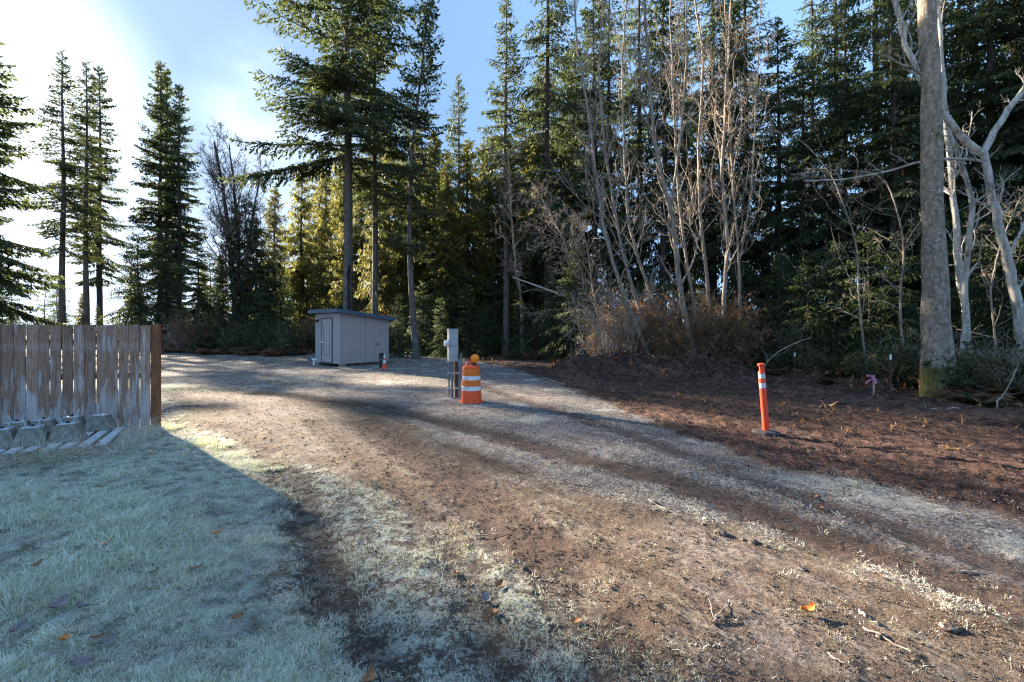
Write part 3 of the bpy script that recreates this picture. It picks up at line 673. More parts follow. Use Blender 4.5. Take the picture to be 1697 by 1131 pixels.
def bare_tree(name, stems, r0s, label, group=None, bmat='bark_alder', tmat='twig', seed=0, n1=16, n2=6, n3=4, lf1=.22, parts=True, up=.22, minr=.004, wob=.2, K=26, t0=.25, r1=.25, ext=None, cat='bare tree'):
    """stems: list of polylines in world coordinates"""
    rng = np.random.default_rng(seed)
    o = Vector(stems[0][0]); root = empty(name, o)
    tag(root, label, cat, group)
    A1 = []; 
    for si, (st, r0) in enumerate(zip(stems, r0s)):
        Pq = resample([tuple(Vector(p) - o) for p in st], K)
        if si == 0: Pq[0, 2] -= .15
        Pq[2:-1] += rng.normal(0, min(.016, r0 * .2), Pq[2:-1].shape)
        Rq = r0 * np.linspace(1, r1, K) * (1 + .45 * np.exp(-np.linspace(0, 6, K) * 2.2) * (1 if si == 0 else 0)); Rq *= rng.uniform(.94, 1.06, K)
        V, Q, _ = tubes(Pq[None], Rq[None], 12)
        obj('trunk' if si == 0 else 'limb', mesh_np('trunk', V, [Q], M[bmat], True), root)
        A1.append((Pq[None], Rq[None]))
    bb = NB(); tw = NB()
    for Pq, Rq in A1:
        P1, R1 = sprout(Pq, Rq, n1, lf1, 42, rng, t0=t0, K=9, up=up, wob=wob, rr=.42)
        V, Q, _ = tubes(P1, R1, 5); bb.add(V, Q)
        P2, R2 = sprout(P1, R1, n2, .5, 45, rng, t0=.15, K=7, up=up * .7, wob=wob * 1.2)
        V, Q, _ = tubes(P2, R2, 4); bb.add(V, Q)
        P3, R3 = sprout(P2, R2, n3, .55, 42, rng, t0=.1, K=5, up=.1, wob=.25)
        V, Q, _ = tubes(P3, np.maximum(R3, minr), 3); tw.add(V, Q)
    tag(obj('branches', bb.mesh('branches', M[bmat], True), root), kind='stuff'); tag(obj('twigs', tw.mesh('twigs', M[tmat]), root), kind='stuff')
    return root
def pix(pts, Y, dY=0.): 
    n = len(pts); return [at(u, v, Y + dY * i / max(1, n - 1)) for i, (u, v) in enumerate(pts)]
AY = 18.5
alders = [
 ([(1082, 606), (1037, 498), (1000, 385), (986, 272), (972, 170), (957, 85), (950, -20)], .105, 'leftmost leaning pale alder of the clump on the dirt mound', 0),
 ([(1090, 606), (1062, 520), (1030, 420), (1016, 330), (1004, 255), (991, 130), (1000, -10)], .10, 'second alder from the left in the clump, crossing behind the first', .5),
 ([(1122, 606), (1090, 520), (1062, 441), (1040, 370), (1035, 255), (1030, 120), (1040, -30)], .09, 'leaning alder with foot at the middle of the dirt mound', .8),
 ([(1155, 618), (1127, 487), (1113, 340), (1088, 272), (1076, 141), (1068, 0), (1060, -90)], .135, 'thickest alder of the clump, bending left halfway up', -.2),
 ([(1160, 612), (1150, 500), (1133, 407), (1122, 283), (1116, 170), (1110, 0), (1115, -80)], .085, 'straighter alder right beside the thickest one of the clump', .6),
 ([(1178, 606), (1172, 453), (1158, 340), (1158, 226), (1167, 85), (1150, 0), (1145, -90)], .10, 'alder with slight kinks between the thick alder and the crooked one', 1.5),
 ([(1203, 612), (1198, 492), (1209, 396), (1195, 317), (1201, 198), (1206, 102), (1212, 0), (1216, -90)], .105, 'crooked alder right of the clump with a bulge to the right at mid height', .5),
 ([(1224, 618), (1227, 500), (1226, 430), (1218, 362), (1212, 255), (1204, 113), (1200, -40)], .075, 'spotted pale alder rightmost of the clump, forking at mid height', .8),
]
for k, (pl, r, lb, dY) in enumerate(alders):
    st = [pix(pl, AY + dY, rnd.uniform(-.5, 1.5))]; rs = [r]
    if k == 7: st.append([at(1226, 430, AY + dY + .4), at(1246, 317, AY + dY + .5), at(1253, 170, AY + dY + .8), at(1262, -20, AY + dY + 1)]); rs.append(.055)
    if k == 3: st.append([at(1113, 340, AY + .1), at(1128, 230, AY - .2), at(1138, 100, AY - .3), at(1135, -60, AY)]); rs.append(.07)
    bare_tree('alder_tree', st, [q * .84 for q in rs], lb, seed=40 + k, n1=25, n2=6, n3=4, lf1=.24, tmat='twig_lit', minr=.006, r1=.35, t0=.2)
bare_tree('bare_tree', [pix([(392, 580), (388, 480), (378, 380), (368, 300), (355, 235)], 36), pix([(394, 520), (396, 420), (390, 330), (380, 240)], 36.3), pix([(402, 560), (408, 440), (420, 350), (432, 285)], 36.6), pix([(390, 500), (376, 400), (352, 300)], 36.2)],
          [.26, .17, .15, .10], 'bare dark multi-stemmed tree against pale sky left of the shed', seed=60, bmat='bark_dark', n1=34, n2=9, n3=7, lf1=.42, minr=.010, up=.22, t0=.12)
bare_tree('bare_tree', [pix([(866, 590), (862, 480), (852, 420), (846, 330), (842, 250)], 28)], [.12], 'bare tree with drooping brown twigs in front of the pointed fir', seed=61, n1=30, n2=7, n3=5, lf1=.32, minr=.008, up=.0, tmat='twig')
bare_tree('bare_tree', [pix([(985, 600), (960, 480), (935, 400), (905, 340), (880, 300)], 23)], [.07], 'bushy tangle of fine arching bare twigs left of the alder clump', seed=62, n1=36, n2=8, n3=6, lf1=.42, minr=.006, up=-.02, tmat='twig_lit', t0=.1)
bare_tree('bare_tree', [pix([(1010, 604), (985, 500), (975, 420), (960, 360)], 21)], [.06], 'short twiggy bare sapling at the left foot of the alder clump', seed=63, n1=26, n2=7, n3=5, lf1=.42, minr=.006, up=.0, tmat='twig_lit', t0=.1)
# big trunk at right
BY = 11.4
big = bare_tree('big_alder', [pix([(1556, 668), (1553, 600), (1549, 420), (1543, 200), (1536, 0), (1528, -260), (1520, -520)], BY)], [.272], 'massive straight alder trunk with mossy foot beside the dirt track', seed=70, bmat='bark_big', n1=14, n2=5, n3=4, lf1=.18, t0=.45, r1=.42, up=.1, minr=.004, cat='tree', tmat='twig_lit')
s_ = MB(); c0 = at(1530, 590, BY) - big.location
sc = MB(); sc.box((-.262, -.14, c0.z), (.06, .13, .34), rot=Matrix.Rotation(.5, 3, 'Z'), bev=.025); sc.build('torn_bark', M['rawwood'], big)
# mossy forked tree at the right border
MY = 12.0
bare_tree('mossy_tree', [pix([(1708, 668), (1700, 590), (1680, 480), (1655, 370), (1630, 250)], MY),
    pix([(1632, 258), (1600, 236), (1560, 185), (1530, 140), (1510, 100), (1492, 40), (1478, -20), (1470, -90)], MY, 1.0),
    pix([(1630, 252), (1650, 215), (1672, 180), (1700, 148), (1740, 80), (1770, -10)], MY),
    pix([(1632, 268), (1590, 262), (1520, 268), (1480, 283), (1400, 298), (1335, 300)], MY, 1.4),
    pix([(1668, 430), (1690, 390), (1712, 330)], MY)],
    [.14, .085, .08, .036, .045], 'white mossy forked tree leaning in from the right border', seed=71, bmat='bark_moss', n1=9, n2=4, n3=3, lf1=.26, r1=.55, up=.1, minr=.004, t0=.3, cat='tree', tmat='twig_lit')
bare_tree('crooked_tree', [pix([(1590, 640), (1598, 570), (1602, 500), (1598, 440), (1610, 380), (1612, 320), (1585, 255), (1572, 215), (1560, 120)], 12.6)], [.085], 'thin crooked mossy stem right behind the massive trunk', seed=72, bmat='bark_moss', n1=16, n2=5, n3=3, lf1=.24, r1=.5, minr=.004, wob=.3, cat='tree', tmat='twig_lit')
bare_tree('birch_tree', [pix([(1606, 640), (1602, 540), (1588, 430), (1578, 300), (1565, 180), (1550, -60)], 14.0)], [.10], 'slim white spotted birch behind the crooked mossy stem', seed=73, bmat='bark_moss', n1=14, n2=5, n3=3, lf1=.2, r1=.5, minr=.004, cat='tree', tmat='twig_lit')
# long bare boughs reaching left from the wood
for k, (pl, Y, lb) in enumerate([
    ([(1440, 640), (1425, 520), (1420, 400), (1380, 290), (1330, 230), (1270, 215)], 14.5, 'thin bare maple arching left in front of the dark wood'),
    ([(1505, 640), (1490, 520), (1500, 400), (1470, 290), (1400, 280), (1310, 290)], 13.6, 'thin bare sapling with long level boughs left of the massive trunk'),
    ([(1640, 650), (1650, 560), (1640, 480), (1660, 400), (1690, 330)], 12.5, 'thin bare sapling between the birch and the mossy forked tree')]):
    bare_tree('bare_sapling', [pix(pl, Y, .8)], [.034], lb, seed=80 + k, n1=18, n2=5, n3=3, lf1=.32, minr=.0035, r1=.4, up=.05, tmat='twig_lit', t0=.2, cat='sapling')
# leaning fallen birch
t_ = empty('fallen_birch', at(1003, 524, 22)); tag(t_, 'broken white birch pole leaning through the saplings left of the alders', 'fallen tree')
Pq = resample([tuple(Vector(p) - t_.location) for p in pix([(1006, 526), (960, 500), (890, 474), (850, 460)], 22, 1.5)], 12)
V, Q, _ = tubes(Pq[None], np.linspace(.06, .03, 12)[None], 8); obj('trunk', mesh_np('trunk', V, [Q], M['bark_moss'], True), t_)

# ------------------------------------------------------------------ undergrowth
def frond_mesh(name, n, L, w, mat, seed, droop=.9, up=1.0, leaf=.5):
    rng = np.random.default_rng(seed); nb = NB()
    for k in range(n):
        a = rng.uniform(0, 6.28); l = L * rng.uniform(.6, 1.1); K = 12; t = np.linspace(0, 1, K)
        d = np.array([math.cos(a), math.sin(a), 0]); sd = np.array([-math.sin(a), math.cos(a), 0])
        rise = up * rng.uniform(.6, 1.1)
        p = d[None] * (t * l * .8)[:, None]; p[:, 2] = l * (rise * t - droop * t ** 2.2 * rng.uniform(.7, 1.1))
        V, Q, _ = tubes(p[None], np.full((1, K), .004), 3); nb.add(V, Q)
        m = 22; tt = np.linspace(.15, 1, m); b = np.stack([np.interp(tt, t, p[:, j]) for j in range(3)], 1)
        for s in (1, -1):
            ln = (w * np.sin(np.clip(tt * 1.15, 0, 1) ** .7 * np.pi) ** .7 + .01) * rng.uniform(.8, 1.2, m)
            e = b + sd * s * ln[:, None] + d * (ln * .45)[:, None] + np.array([0, 0, -1]) * (ln * rng.uniform(0, .5, m))[:, None]
            c = b + d * (l / m * leaf * 1.6); c2 = (b + e) / 2 + d * (l / m * .9)
            V = np.stack([b, c, c2 * .5 + e * .5, e], 1).reshape(-1, 3); nb.add(V, np.arange(m * 4).reshape(-1, 4))
    return nb.mesh(name, mat)
def shrub_mesh(name, H, W, seed, leaves, stems=26, lsize=.05):
    rng = np.random.default_rng(seed); 
    a = rng.uniform(0, 6.28, stems); K = 8; t = np.linspace(0, 1, K)[None, :, None]
    d = np.stack([np.cos(a) * W * rng.uniform(.2, 1, stems), np.sin(a) * W * rng.uniform(.2, 1, stems), H * rng.uniform(.5, 1.1, stems)], 1)[:, None]
    Pm = d * t; Pm[:, :, 2] -= (.35 * H * t[..., 0] ** 3 * rng.uniform(0, 1, (stems, 1))); Pm = Pm + np.cumsum(rng.normal(0, .02 * H, Pm.shape), axis=1)
    Pm[:, :, :2] += rng.normal(0, W * .15, (stems, 1, 2))
    R = np.linspace(.010, .003, K)[None].repeat(stems, 0)
    P2, R2 = sprout(Pm, R, 7, .4, 45, rng, K=6, up=.05, wob=.25)
    P3, R3 = sprout(P2, R2, 4, .5, 45, rng, K=4, up=.0, wob=.25)
    sb = NB()
    for p, r, n in ((Pm, R, 4), (P2, R2, 3), (P3, np.maximum(R3, .003), 3)):
        V, Q, _ = tubes(p, r, n); sb.add(V, Q)
    allp = np.concatenate([P2.reshape(-1, 3), P3.reshape(-1, 3)]); idx = rng.integers(0, len(allp), leaves)
    B = allp[idx] + rng.normal(0, .015, (leaves, 3)); D = unit(rng.normal(0, 1, (leaves, 3)) + np.array([0, 0, -.2])); S = unit(np.cross(D, rng.normal(0, 1, (leaves, 3))))
    l = lsize * rng.uniform(.6, 1.4, (leaves, 1)); V = np.stack([B, B + D * l * .5 + S * l * .32, B + D * l, B + D * l * .5 - S * l * .32], 1).reshape(-1, 3)
    return sb, mesh_np(name, V, [np.arange(leaves * 4).reshape(-1, 4)])
fern_me = [frond_mesh('fern_fronds', 26, .95, .12, M['ever'], 5 + k, droop=.75) for k in range(2)]
brk_me = [frond_mesh('bracken_fronds', 34, 1.0, .20, M['bracken'], 15 + k, droop=1.0, up=1.1) for k in range(2)]
shr = {}
for nm, lm, sm, H, W, lv, ls in [('green', 'salal', 'twig_red', 1.3, .9, 1800, .07), ('rust', 'rust', 'twig_red', 1.7, 1.1, 1100, .07), ('bare', 'rust', 'twig_lit', 1.9, 1.2, 90, .05), ('dark', 'ever', 'twig', 1.5, 1.1, 2600, .08)]:
    sb, lme = shrub_mesh('leaves', H, W, len(nm) * 7 + 3, lv, lsize=ls); lme.materials.append(M[lm]); shr[nm] = (sb.mesh('stems', M[sm]), lme)
def put_fern(x, y, kind, label, group, s):
    r = obj('sword_fern' if kind == 'fern' else 'dead_bracken', rnd.choice(fern_me if kind == 'fern' else brk_me), None, (x, y, gz(x, y) - .04), (0, 0, rnd.uniform(0, 6.28)), s)
    tag(r, label, 'fern' if kind == 'fern' else 'bracken', group)
def put_shrub(x, y, kind, label, group, s):
    r = empty('shrub', (x, y, gz(x, y) - .05), rnd.uniform(0, 6.28)); r.scale = (s, s, s * rnd.uniform(.85, 1.15))
    tag(obj('stems', shr[kind][0], r), kind='stuff'); tag(obj('leaves', shr[kind][1], r), kind='stuff'); tag(r, label, 'shrub', group)
def edgeY(px): return F * CH / (np.interp(px, fe_u, fe_v) - HZ)
for k in range(60):        # ferns along the foot of the dark wood
    px = rnd.uniform(1000, 1760); Y = edgeY(px) + rnd.uniform(-.2, 2.6) + (.5 if px < 1200 else 0)
    if abs(px - 1556) < 26 and Y < 12: continue
    if px > 1590: put_fern(X(px, Y), Y, 'brk' if rnd.random() < .65 else 'fern', 'clump of brown bracken and fern right of the massive trunk', 'ferns right of the massive trunk', rnd.uniform(.6, .95))
    elif px > 1290: put_fern(X(px, Y), Y, 'brk' if rnd.random() < .35 else 'fern', 'low fern in the mixed ferns along the dirt edge by the pink ribbons', 'ferns by the survey stakes', rnd.uniform(.5, .85))
    else: put_fern(X(px, Y), Y, 'brk' if rnd.random() < .3 else 'fern', 'small fern among the stems behind the dirt mound', 'ferns behind the dirt mound', rnd.uniform(.5, .8))
for k in range(26):
    px = rnd.uniform(855, 990); Y = edgeY(px) * rnd.uniform(.80, 1.0) + rnd.uniform(-.5, 1)
    put_fern(X(px, Y), Y, 'brk', 'rusty heap of dead bracken left of the dirt mound', 'rusty bracken left of the mound', rnd.uniform(.7, 1.1))
for k in range(34):
    px = rnd.uniform(270, 850); Y = edgeY(px) * rnd.uniform(.92, 1.0)
    if 505 < px < 665: continue
    put_fern(X(px, Y), Y, 'brk', 'tuft of brown bracken along the back edge of the frosty clearing', 'bracken edging the clearing', rnd.uniform(.8, 1.3))
for k in range(46):
    px = rnd.uniform(1000, 1240); Y = rnd.uniform(18.3, 21.5)
    put_shrub(X(px, Y), Y, rnd.choice(['rust', 'rust', 'bare']), 'tangled rusty brush between the alder stems', 'rusty brush in the alder clump', rnd.uniform(1.0, 1.9))
for k in range(40):
    px = rnd.uniform(1230, 1740); Y = edgeY(px) + rnd.uniform(.4, 3.5)
    put_shrub(X(px, Y), Y, rnd.choice(['green', 'bare', 'dark', 'green']), 'low leafy shrub in front of the dark wood', 'shrubs under the dark wood', rnd.uniform(.55, .95))
for k in range(60):
    px = rnd.uniform(262, 1000); Y = edgeY(px) * rnd.uniform(.98, 1.12) + .8
    if Y < 24 : continue
    put_shrub(X(px, Y), Y, rnd.choice(['green', 'dark', 'rust', 'dark', 'bare']), 'leafy thicket shrub behind the frosty clearing', 'thicket behind the clearing', rnd.uniform(1.0, 1.9))

# ------------------------------------------------------------------ shed
th = math.radians(38.7)
nc = gpt(564, 608.5)
shed = empty('garden_shed', (nc[0], nc[1], 0), 0); shed.matrix_world = Matrix(((math.sin(th), -math.cos(th), 0, nc[0]), (math.cos(th), math.sin(th), 0, nc[1]), (0, 0, 1, gz(*nc) - .0), (0, 0, 0, 1)))
tag(shed, 'small taupe utility shed with blue edged slanting flat roof and one door', 'shed')
# local x: along the long side wall, local y: along the door wall; the shed fills x 0..2.55, y 0..2.1
SL, SW, ZB = 2.55, 2.1, .13
zt = lambda x: 2.42 - .105 * x
def wall(u0, u1, axis_, pos, name, mat, sgn, zt_):
    m = MB(); step = .2032; u = u0; 
    while u < u1 - .01:
        a, b = u + .004, min(u + step, u1) - .004
        for (p, q, dp) in ((a, b, .018), (b, min(b + .008, u1), .0155)):
            zp, zq = zt_(p), zt_(q); o_, i_ = pos + sgn * dp, pos - sgn * .02
            if axis_ == 'x': V = [(p, o_, ZB), (q, o_, ZB), (q, o_, zq), (p, o_, zp), (p, i_, ZB), (q, i_, ZB), (q, i_, zq), (p, i_, zp)]
            else: V = [(o_, p, ZB), (o_, q, ZB), (o_, q, zq), (o_, p, zp), (i_, p, ZB), (i_, q, ZB), (i_, q, zq), (i_, p, zp)]
            m.add(V, [(0, 1, 2, 3), (7, 6, 5, 4), (0, 4, 5, 1), (3, 2, 6, 7), (1, 5, 6, 2), (0, 3, 7, 4)])
        u += step
    return m.build(name, mat, shed)
wall(0.02, SL / 2, 'x', 0, 'side_panel', M['siding'], -1, zt); wall(SL / 2 + .006, SL, 'x', 0, 'side_panel', M['siding'], -1, zt)
wall(0.02, SW, 'y', 0, 'front_wall', M['siding_light'], -1, lambda y: zt(0))
wall(0.02, SL, 'x', SW, 'back_wall', M['siding'], 1, zt); wall(.02, SW, 'y', SL, 'end_wall', M['siding'], 1, lambda y: zt(SL))
m = MB(); 
for (x, y) in ((-.022, -.022), (-.022, SW + .004), (SL + .004, -.022)):
    zz = zt(x) - .01; m.box((x, y, (ZB + zz) / 2), (.04, .04, zz - ZB))
m.build('corner_trim', M['siding_light'], shed)
m = MB(); m.box((SL / 2, .12, .065), (SL - .1, .12, .11)); m.box((SL / 2, SW - .12, .065), (SL - .1, .12, .11)); m.build('skid', M['pallet'], shed)
m = MB(); m.box((.08, -.02, .05), (.30, .26, .15), bev=.02, taper=.8); m.box((.1, SW - .1, .04), (.28, .26, .14), bev=.02, taper=.8); m.build('footing_block', M['concrete'], shed)
def slab(x0, x1, y0, y1, dz0, dz1):
    V = []
    for dz in (dz0, dz1):
        for (x, y) in ((x0, y0), (x1, y0), (x1, y1), (x0, y1)): V.append((x, y, zt(x) + dz))
    return MB().add(V, [(0, 3, 2, 1), (4, 5, 6, 7), (0, 1, 5, 4), (1, 2, 6, 5), (2, 3, 7, 6), (3, 0, 4, 7)])
slab(-.26, SL + .26, -.22, SW + .22, .03, .145).build('roof', M['roofm'], shed)
for (x0, x1, y0, y1) in ((-.285, SL + .285, -.245, -.22), (-.285, SL + .285, SW + .22, SW + .245), (-.285, -.26, -.22, SW + .22), (SL + .26, SL + .285, -.22, SW + .22)):
    slab(x0, x1, y0, y1, -.01, .16).build('fascia_board', M['fascia'], shed)
y0, y1 = .66, 1.50; zd = 2.03 + ZB
m = MB(); m.box((-.035, (y0 + y1) / 2, zd + .035), (.035, y1 - y0 + .14, .07)); m.box((-.035, y0 - .035, (zd + ZB) / 2), (.035, .07, zd - ZB)); m.box((-.035, y1 + .035, (zd + ZB) / 2), (.035, .07, zd - ZB)); m.box((-.045, (y0 + y1) / 2, ZB + .02), (.07, y1 - y0, .04)); m.build('door_frame', M['trim'], shed)
m = MB(); m.box((-.028, (y0 + y1) / 2, (zd + ZB) / 2 + .02), (.03, y1 - y0 - .02, zd - ZB - .06)); door = m.build('door', M['doorm'], shed)
m = MB()
for (a, b, c, d) in ((y0 + .14, y1 - .14, ZB + .38, ZB + .40), (y0 + .14, y1 - .14, ZB + 1.80, ZB + 1.82), (y0 + .14, y0 + .16, ZB + .38, ZB + 1.82), (y1 - .16, y1 - .14, ZB + .38, ZB + 1.82)):
    m.box((-.046, (a + b) / 2, (c + d) / 2), (.012, b - a, d - c))
m.build('door_moulding', M['trim'], door)
m = MB(); m.lathe([(.03, 0), (.03, .02), (.012, .022), (.012, .05), (.028, .055), (.03, .075), (.02, .085)], 12, (-.043, y1 - .06, ZB + .95), Matrix.Rotation(-math.pi / 2, 3, 'Y')); m.build('handle', M['white'], door, True)
m = MB(); m.lathe([(.028, 0), (.028, .02), (.018, .025)], 12, (-.043, y1 - .06, ZB + 1.10), Matrix.Rotation(-math.pi / 2, 3, 'Y')); m.build('deadbolt', M['white'], door, True)
m = MB(); m.box((-.05, 1.86, 2.12), (.06, .12, .10), bev=.01)
m.lathe([(.02, 0), (.045, .02), (.055, .12)], 12, (-.09, 1.93, 2.12), Matrix.Rotation(-1.9, 3, 'Y')); m.lathe([(.02, 0), (.045, .02), (.055, .12)], 12, (-.09, 1.79, 2.10), Matrix.Rotation(-1.9, 3, 'Y')); m.build('security_lamp', M['black'], shed, True)
m = MB(); m.lathe([(.03, 0), (.03, .05)], 10, (-.055, 1.93, 2.16), Matrix.Rotation(-1.6, 3, 'Y')); m.build('lamp_sensor', M['white'], shed, True)
m = MB(); m.box((1.95, -.045, .98), (.09, .06, .09), bev=.01); m.lathe([(.015, 0), (.015, .08)], 8, (1.95, -.06, .96), Matrix.Rotation(math.pi / 2, 3, 'X')); m.build('outlet_box', M['trim'], shed)
p = empty('drain_pipe', (*gpt(523, 605), gz(*gpt(523, 605)))); tag(p, 'white plastic pipe elbow lying by the door corner of the shed', 'pipe')
m = MB(); m.tube([(-.25, .2, .28), (-.05, .1, .28), (.5, .0, .27)], .045, 10); m.build('pipe', M['white'], p, True)
m = MB(); m.tube([(-.13, .14, .28), (-.13, .13, .1), (-.13, .12, -.02)], .055, 10); m.build('downpipe', M['white'], p, True)
m = MB(); m.lathe([(.09, 0), (.10, .06), (.07, .12)], 12, (-.38, .2, .2)); m.build('coupling', M['trim'], p, True)

# standpipe, stone, cone by the shed
q = gpt(633, 610); sp_ = empty('standpipe', (*q, gz(*q))); tag(sp_, 'short black capped standpipe beside the right wall of the shed', 'standpipe')
m = MB(); m.lathe([(.11, -.05), (.11, .56), (.125, .565), (.125, .62), (.11, .63)], 16); m.build('pipe', M['rubber'], sp_, True)
m = MB(); m.tube([(-.13, 0, -.05), (-.13, 0, .52), (-.11, 0, .56)], .016, 8); m.build('conduit', M['pvc'], sp_, True)
m = MB(); m.lathe([(.02, 0), (.02, .01)], 8, (-.02, -.10, .34), Matrix.Rotation(math.pi / 2, 3, 'X')); m.build('tag', M['white'], sp_)
q = gpt(639, 612); cn = empty('traffic_cone', (q[0] - .02, q[1] - .1, gz(*q))); tag(cn, 'small orange and white traffic cone beside the standpipe', 'traffic cone')
m = MB(); m.box((0, 0, .012), (.26, .26, .03), bev=.008); m.build('base', M['orange'], cn)
def coner(z): return .105 - .085 * z / .62
def ring(a, b, mat, nm): 
    m = MB(); m.lathe([(coner(a), a), (coner(b), b)], 20, cap=True); m.build(nm, mat, cn, True)
ring(.02, .24, M['orange'], 'lower_cone'); ring(.24, .36, M['sheet'], 'reflective_band'); ring(.36, .45, M['orange'], 'middle_cone'); ring(.45, .55, M['sheet'], 'reflective_band'); ring(.55, .64, M['sheet'], 'cone_tip')
q = gpt(623, 613); m = MB(); m.lathe([(.05, -.03), (.13, .0), (.14, .06), (.08, .12), (.02, .14)], 9, (0, 0, 0)); st = m.build('stone', M['concrete'], None, True, loc=(q[0], q[1], gz(*q))); tag(st, 'grey stone on the grass in front of the standpipe', 'stone')

# ------------------------------------------------------------------ electric meter post
q = gpt(752, 659); PB = (q[0], q[1], gz(*q)); mp_ = empty('meter_post', PB, 0); tag(mp_, 'electric meter box on a wooden post with grey conduits', 'meter post')
ry = math.radians(28)
def rl(x, y): return (x * math.cos(ry) - y * math.sin(ry), x * math.sin(ry) + y * math.cos(ry))
Rz = Matrix.Rotation(ry, 3, 'Z')
m = MB(); m.box((.055, .06, .42), (.10, .10, 1.9), rot=Rz, bev=.006); m.build('post', M['wood_post'], mp_)
bx0 = rl(0, -.02)
m = MB(); m.box((-.02, -.06, 1.30), (.235, .155, .80), rot=Rz, bev=.008); box_o = m.build('meter_box', M['galv'], mp_)
m = MB(); m.box((-.02, -.06, 1.708), (.265, .185, .016), rot=Rz, bev=.004); m.build('lid', M['galv_top'], box_o)
m = MB(); 
for zz in (1.30, 1.05): m.box((-.02 + .02, -.06 - .04, zz), (.225, .10, .006), rot=Rz)
m.build('panel_seam', M['trim'], box_o)
fc = Vector((-.02, -.06, 1.36)) + Rz @ Vector((-.118, -.03, 0))
rotf = Matrix.Rotation(math.radians(-62), 3, 'Z') @ Matrix.Rotation(math.pi / 2, 3, 'X')
rotf = Rz @ Matrix.Rotation(-math.pi / 2, 3, 'Y')
m = MB(); m.lathe([(.088, 0), (.092, .03), (.085, .035)], 20, tuple(fc), rotf); me_ = m.build('meter_socket', M['galv_top'], mp_, True)
m = MB(); m.lathe([(.078, .03), (.078, .085), (.07, .105), (.04, .11)], 20, tuple(fc), rotf); m.build('meter_glass', M['glass_m'], me_, True)
ff = fc + (rotf @ Vector((0, 0, .112)))
m = MB()
for dz in (.022, -.005, -.028): m.box((ff.x, ff.y, ff.z + dz), (.004, .055, .010), rot=Rz)
m.build('meter_dial', M['black'], me_)
m = MB(); m.lathe([(.014, 0), (.02, .03), (.014, .05)], 8, (fc.x - .02, fc.y - .02, fc.z - .15)); m.build('seal', M['white'], me_, True)
for (dx, dy, r, z1, nm) in ((-.115, -.03, .022, .92, 'conduit'), (-.035, -.05, .027, .92, 'conduit')):
    m = MB(); m.tube([(dx, dy, -.1), (dx, dy, z1)], r, 10); m.build(nm, M['pvc'], mp_, True)
m = MB(); m.tube([(.165, -.10, -.12), (.165, -.10, .80)], .026, 10); m.build('conduit', M['pvc'], mp_, True)
m = MB(); m.box((.165, -.10, .87), (.085, .085, .17), bev=.012); m.build('junction_box', M['pvc'], mp_)
m = MB(); m.tube([(.185, -.08, .94), (.19, -.08, 1.10)], .022, 8); m.build('conduit_stub', M['pvc'], mp_, True)
for zz in (.62, .24):
    m = MB(); m.box((.03, -.075, zz), (.36, .03, .022)); m.build('strap', M['galv_top'], mp_)

# ------------------------------------------------------------------ orange barrel
q = gpt(781, 666); bar = empty('traffic_barrel', (q[0], q[1], gz(*q) + .0), .6); tag(bar, 'orange and white traffic barrel with amber warning light beside the meter post', 'traffic barrel')
def bring(nm, z0, z1, r0, r1, mat):
    m = MB(); m.lathe([(r0 - .008, z0), (r0, z0 + .008), (r1, z1 - .008), (r1 - .008, z1)], 32); return m.build(nm, mat, bar, True)
m = MB(); m.lathe([(.262, 0), (.268, .01), (.262, .045), (.22, .05)], 32); m.build('base', M['orange'], bar, True)
bring('lower_drum', .045, .285, .245, .232, M['orange']); bring('reflective_band', .285, .39, .227, .225, M['sheet']); bring('orange_band', .39, .53, .222, .220, M['orange_d'])
bring('reflective_band', .53, .63, .215, .213, M['sheet']); bring('orange_band', .63, .80, .211, .208, M['orange_d']); 
m = MB(); m.lathe([(.20, .80), (.212, .81), (.205, .845), (.17, .865), (.05, .875)], 32); m.build('drum_top', M['orange'], bar, True)
bring('drum_rib', .275, .292, .238, .238, M['orange'])
m = MB(); m.tube([(-.13, 0, .85), (-.10, 0, .93), (-.03, 0, .95), (.05, 0, .94), (.09, 0, .86)], .02, 8); m.build('handle', M['orange'], bar, True, rot=(0, 0, -.6))
lr = Matrix.Rotation(math.pi / 2, 3, 'X')
m = MB(); m.box((.07, -.02, .90), (.09, .06, .07), bev=.012); lb_ = m.build('warning_light', M['rubber'], bar, rot=(0, 0, -.6))
m = MB(); m.lathe([(.03, -.045), (.075, -.035), (.098, -.012), (.098, .012), (.075, .035), (.03, .045)], 24, (.09, -.03, 1.03), lr); m.build('lens', M['lens'], lb_, True)
m = MB(); m.lathe([(.103, -.012), (.107, -.008), (.107, .008), (.103, .012)], 24, (.09, -.03, 1.03), lr, cap=False); m.build('lens_rim', M['orange_d'], lb_, True)

# ------------------------------------------------------------------ delineator
q = gpt(1270, 721); de = empty('delineator_post', (q[0], q[1], gz(*q)), 0); tag(de, 'red orange delineator post with two white bands on black rubber base', 'delineator post')
m = MB(); m.lathe([(.20, -.02), (.215, 0), (.215, .025), (.17, .05), (.06, .06)], 8, rot=Matrix.Rotation(.2, 3, 'Z')); m.build('base', M['rubber'], de)
tilt = Matrix.Rotation(math.radians(-4.5), 3, 'Y')
def dr(nm, prof, mat, n=20): 
    m = MB(); m.lathe(prof, n, rot=tilt); return m.build(nm, mat, de, True)
dr('post', [(.052, .04), (.050, .745)], M['delin']); dr('reflective_band', [(.0505, .745), (.050, .825)], M['sheet']); dr('post_ring', [(.047, .825), (.054, .83), (.052, .865), (.048, .88), (.048, .90)], M['delin'])
dr('reflective_band', [(.050, .90), (.050, .975)], M['sheet']); dr('neck', [(.048, .975), (.052, .985), (.050, 1.00), (.034, 1.02), (.030, 1.09), (.038, 1.10)], M['delin']); dr('cap', [(.038, 1.10), (.052, 1.105), (.054, 1.13), (.045, 1.14)], M['delin'])
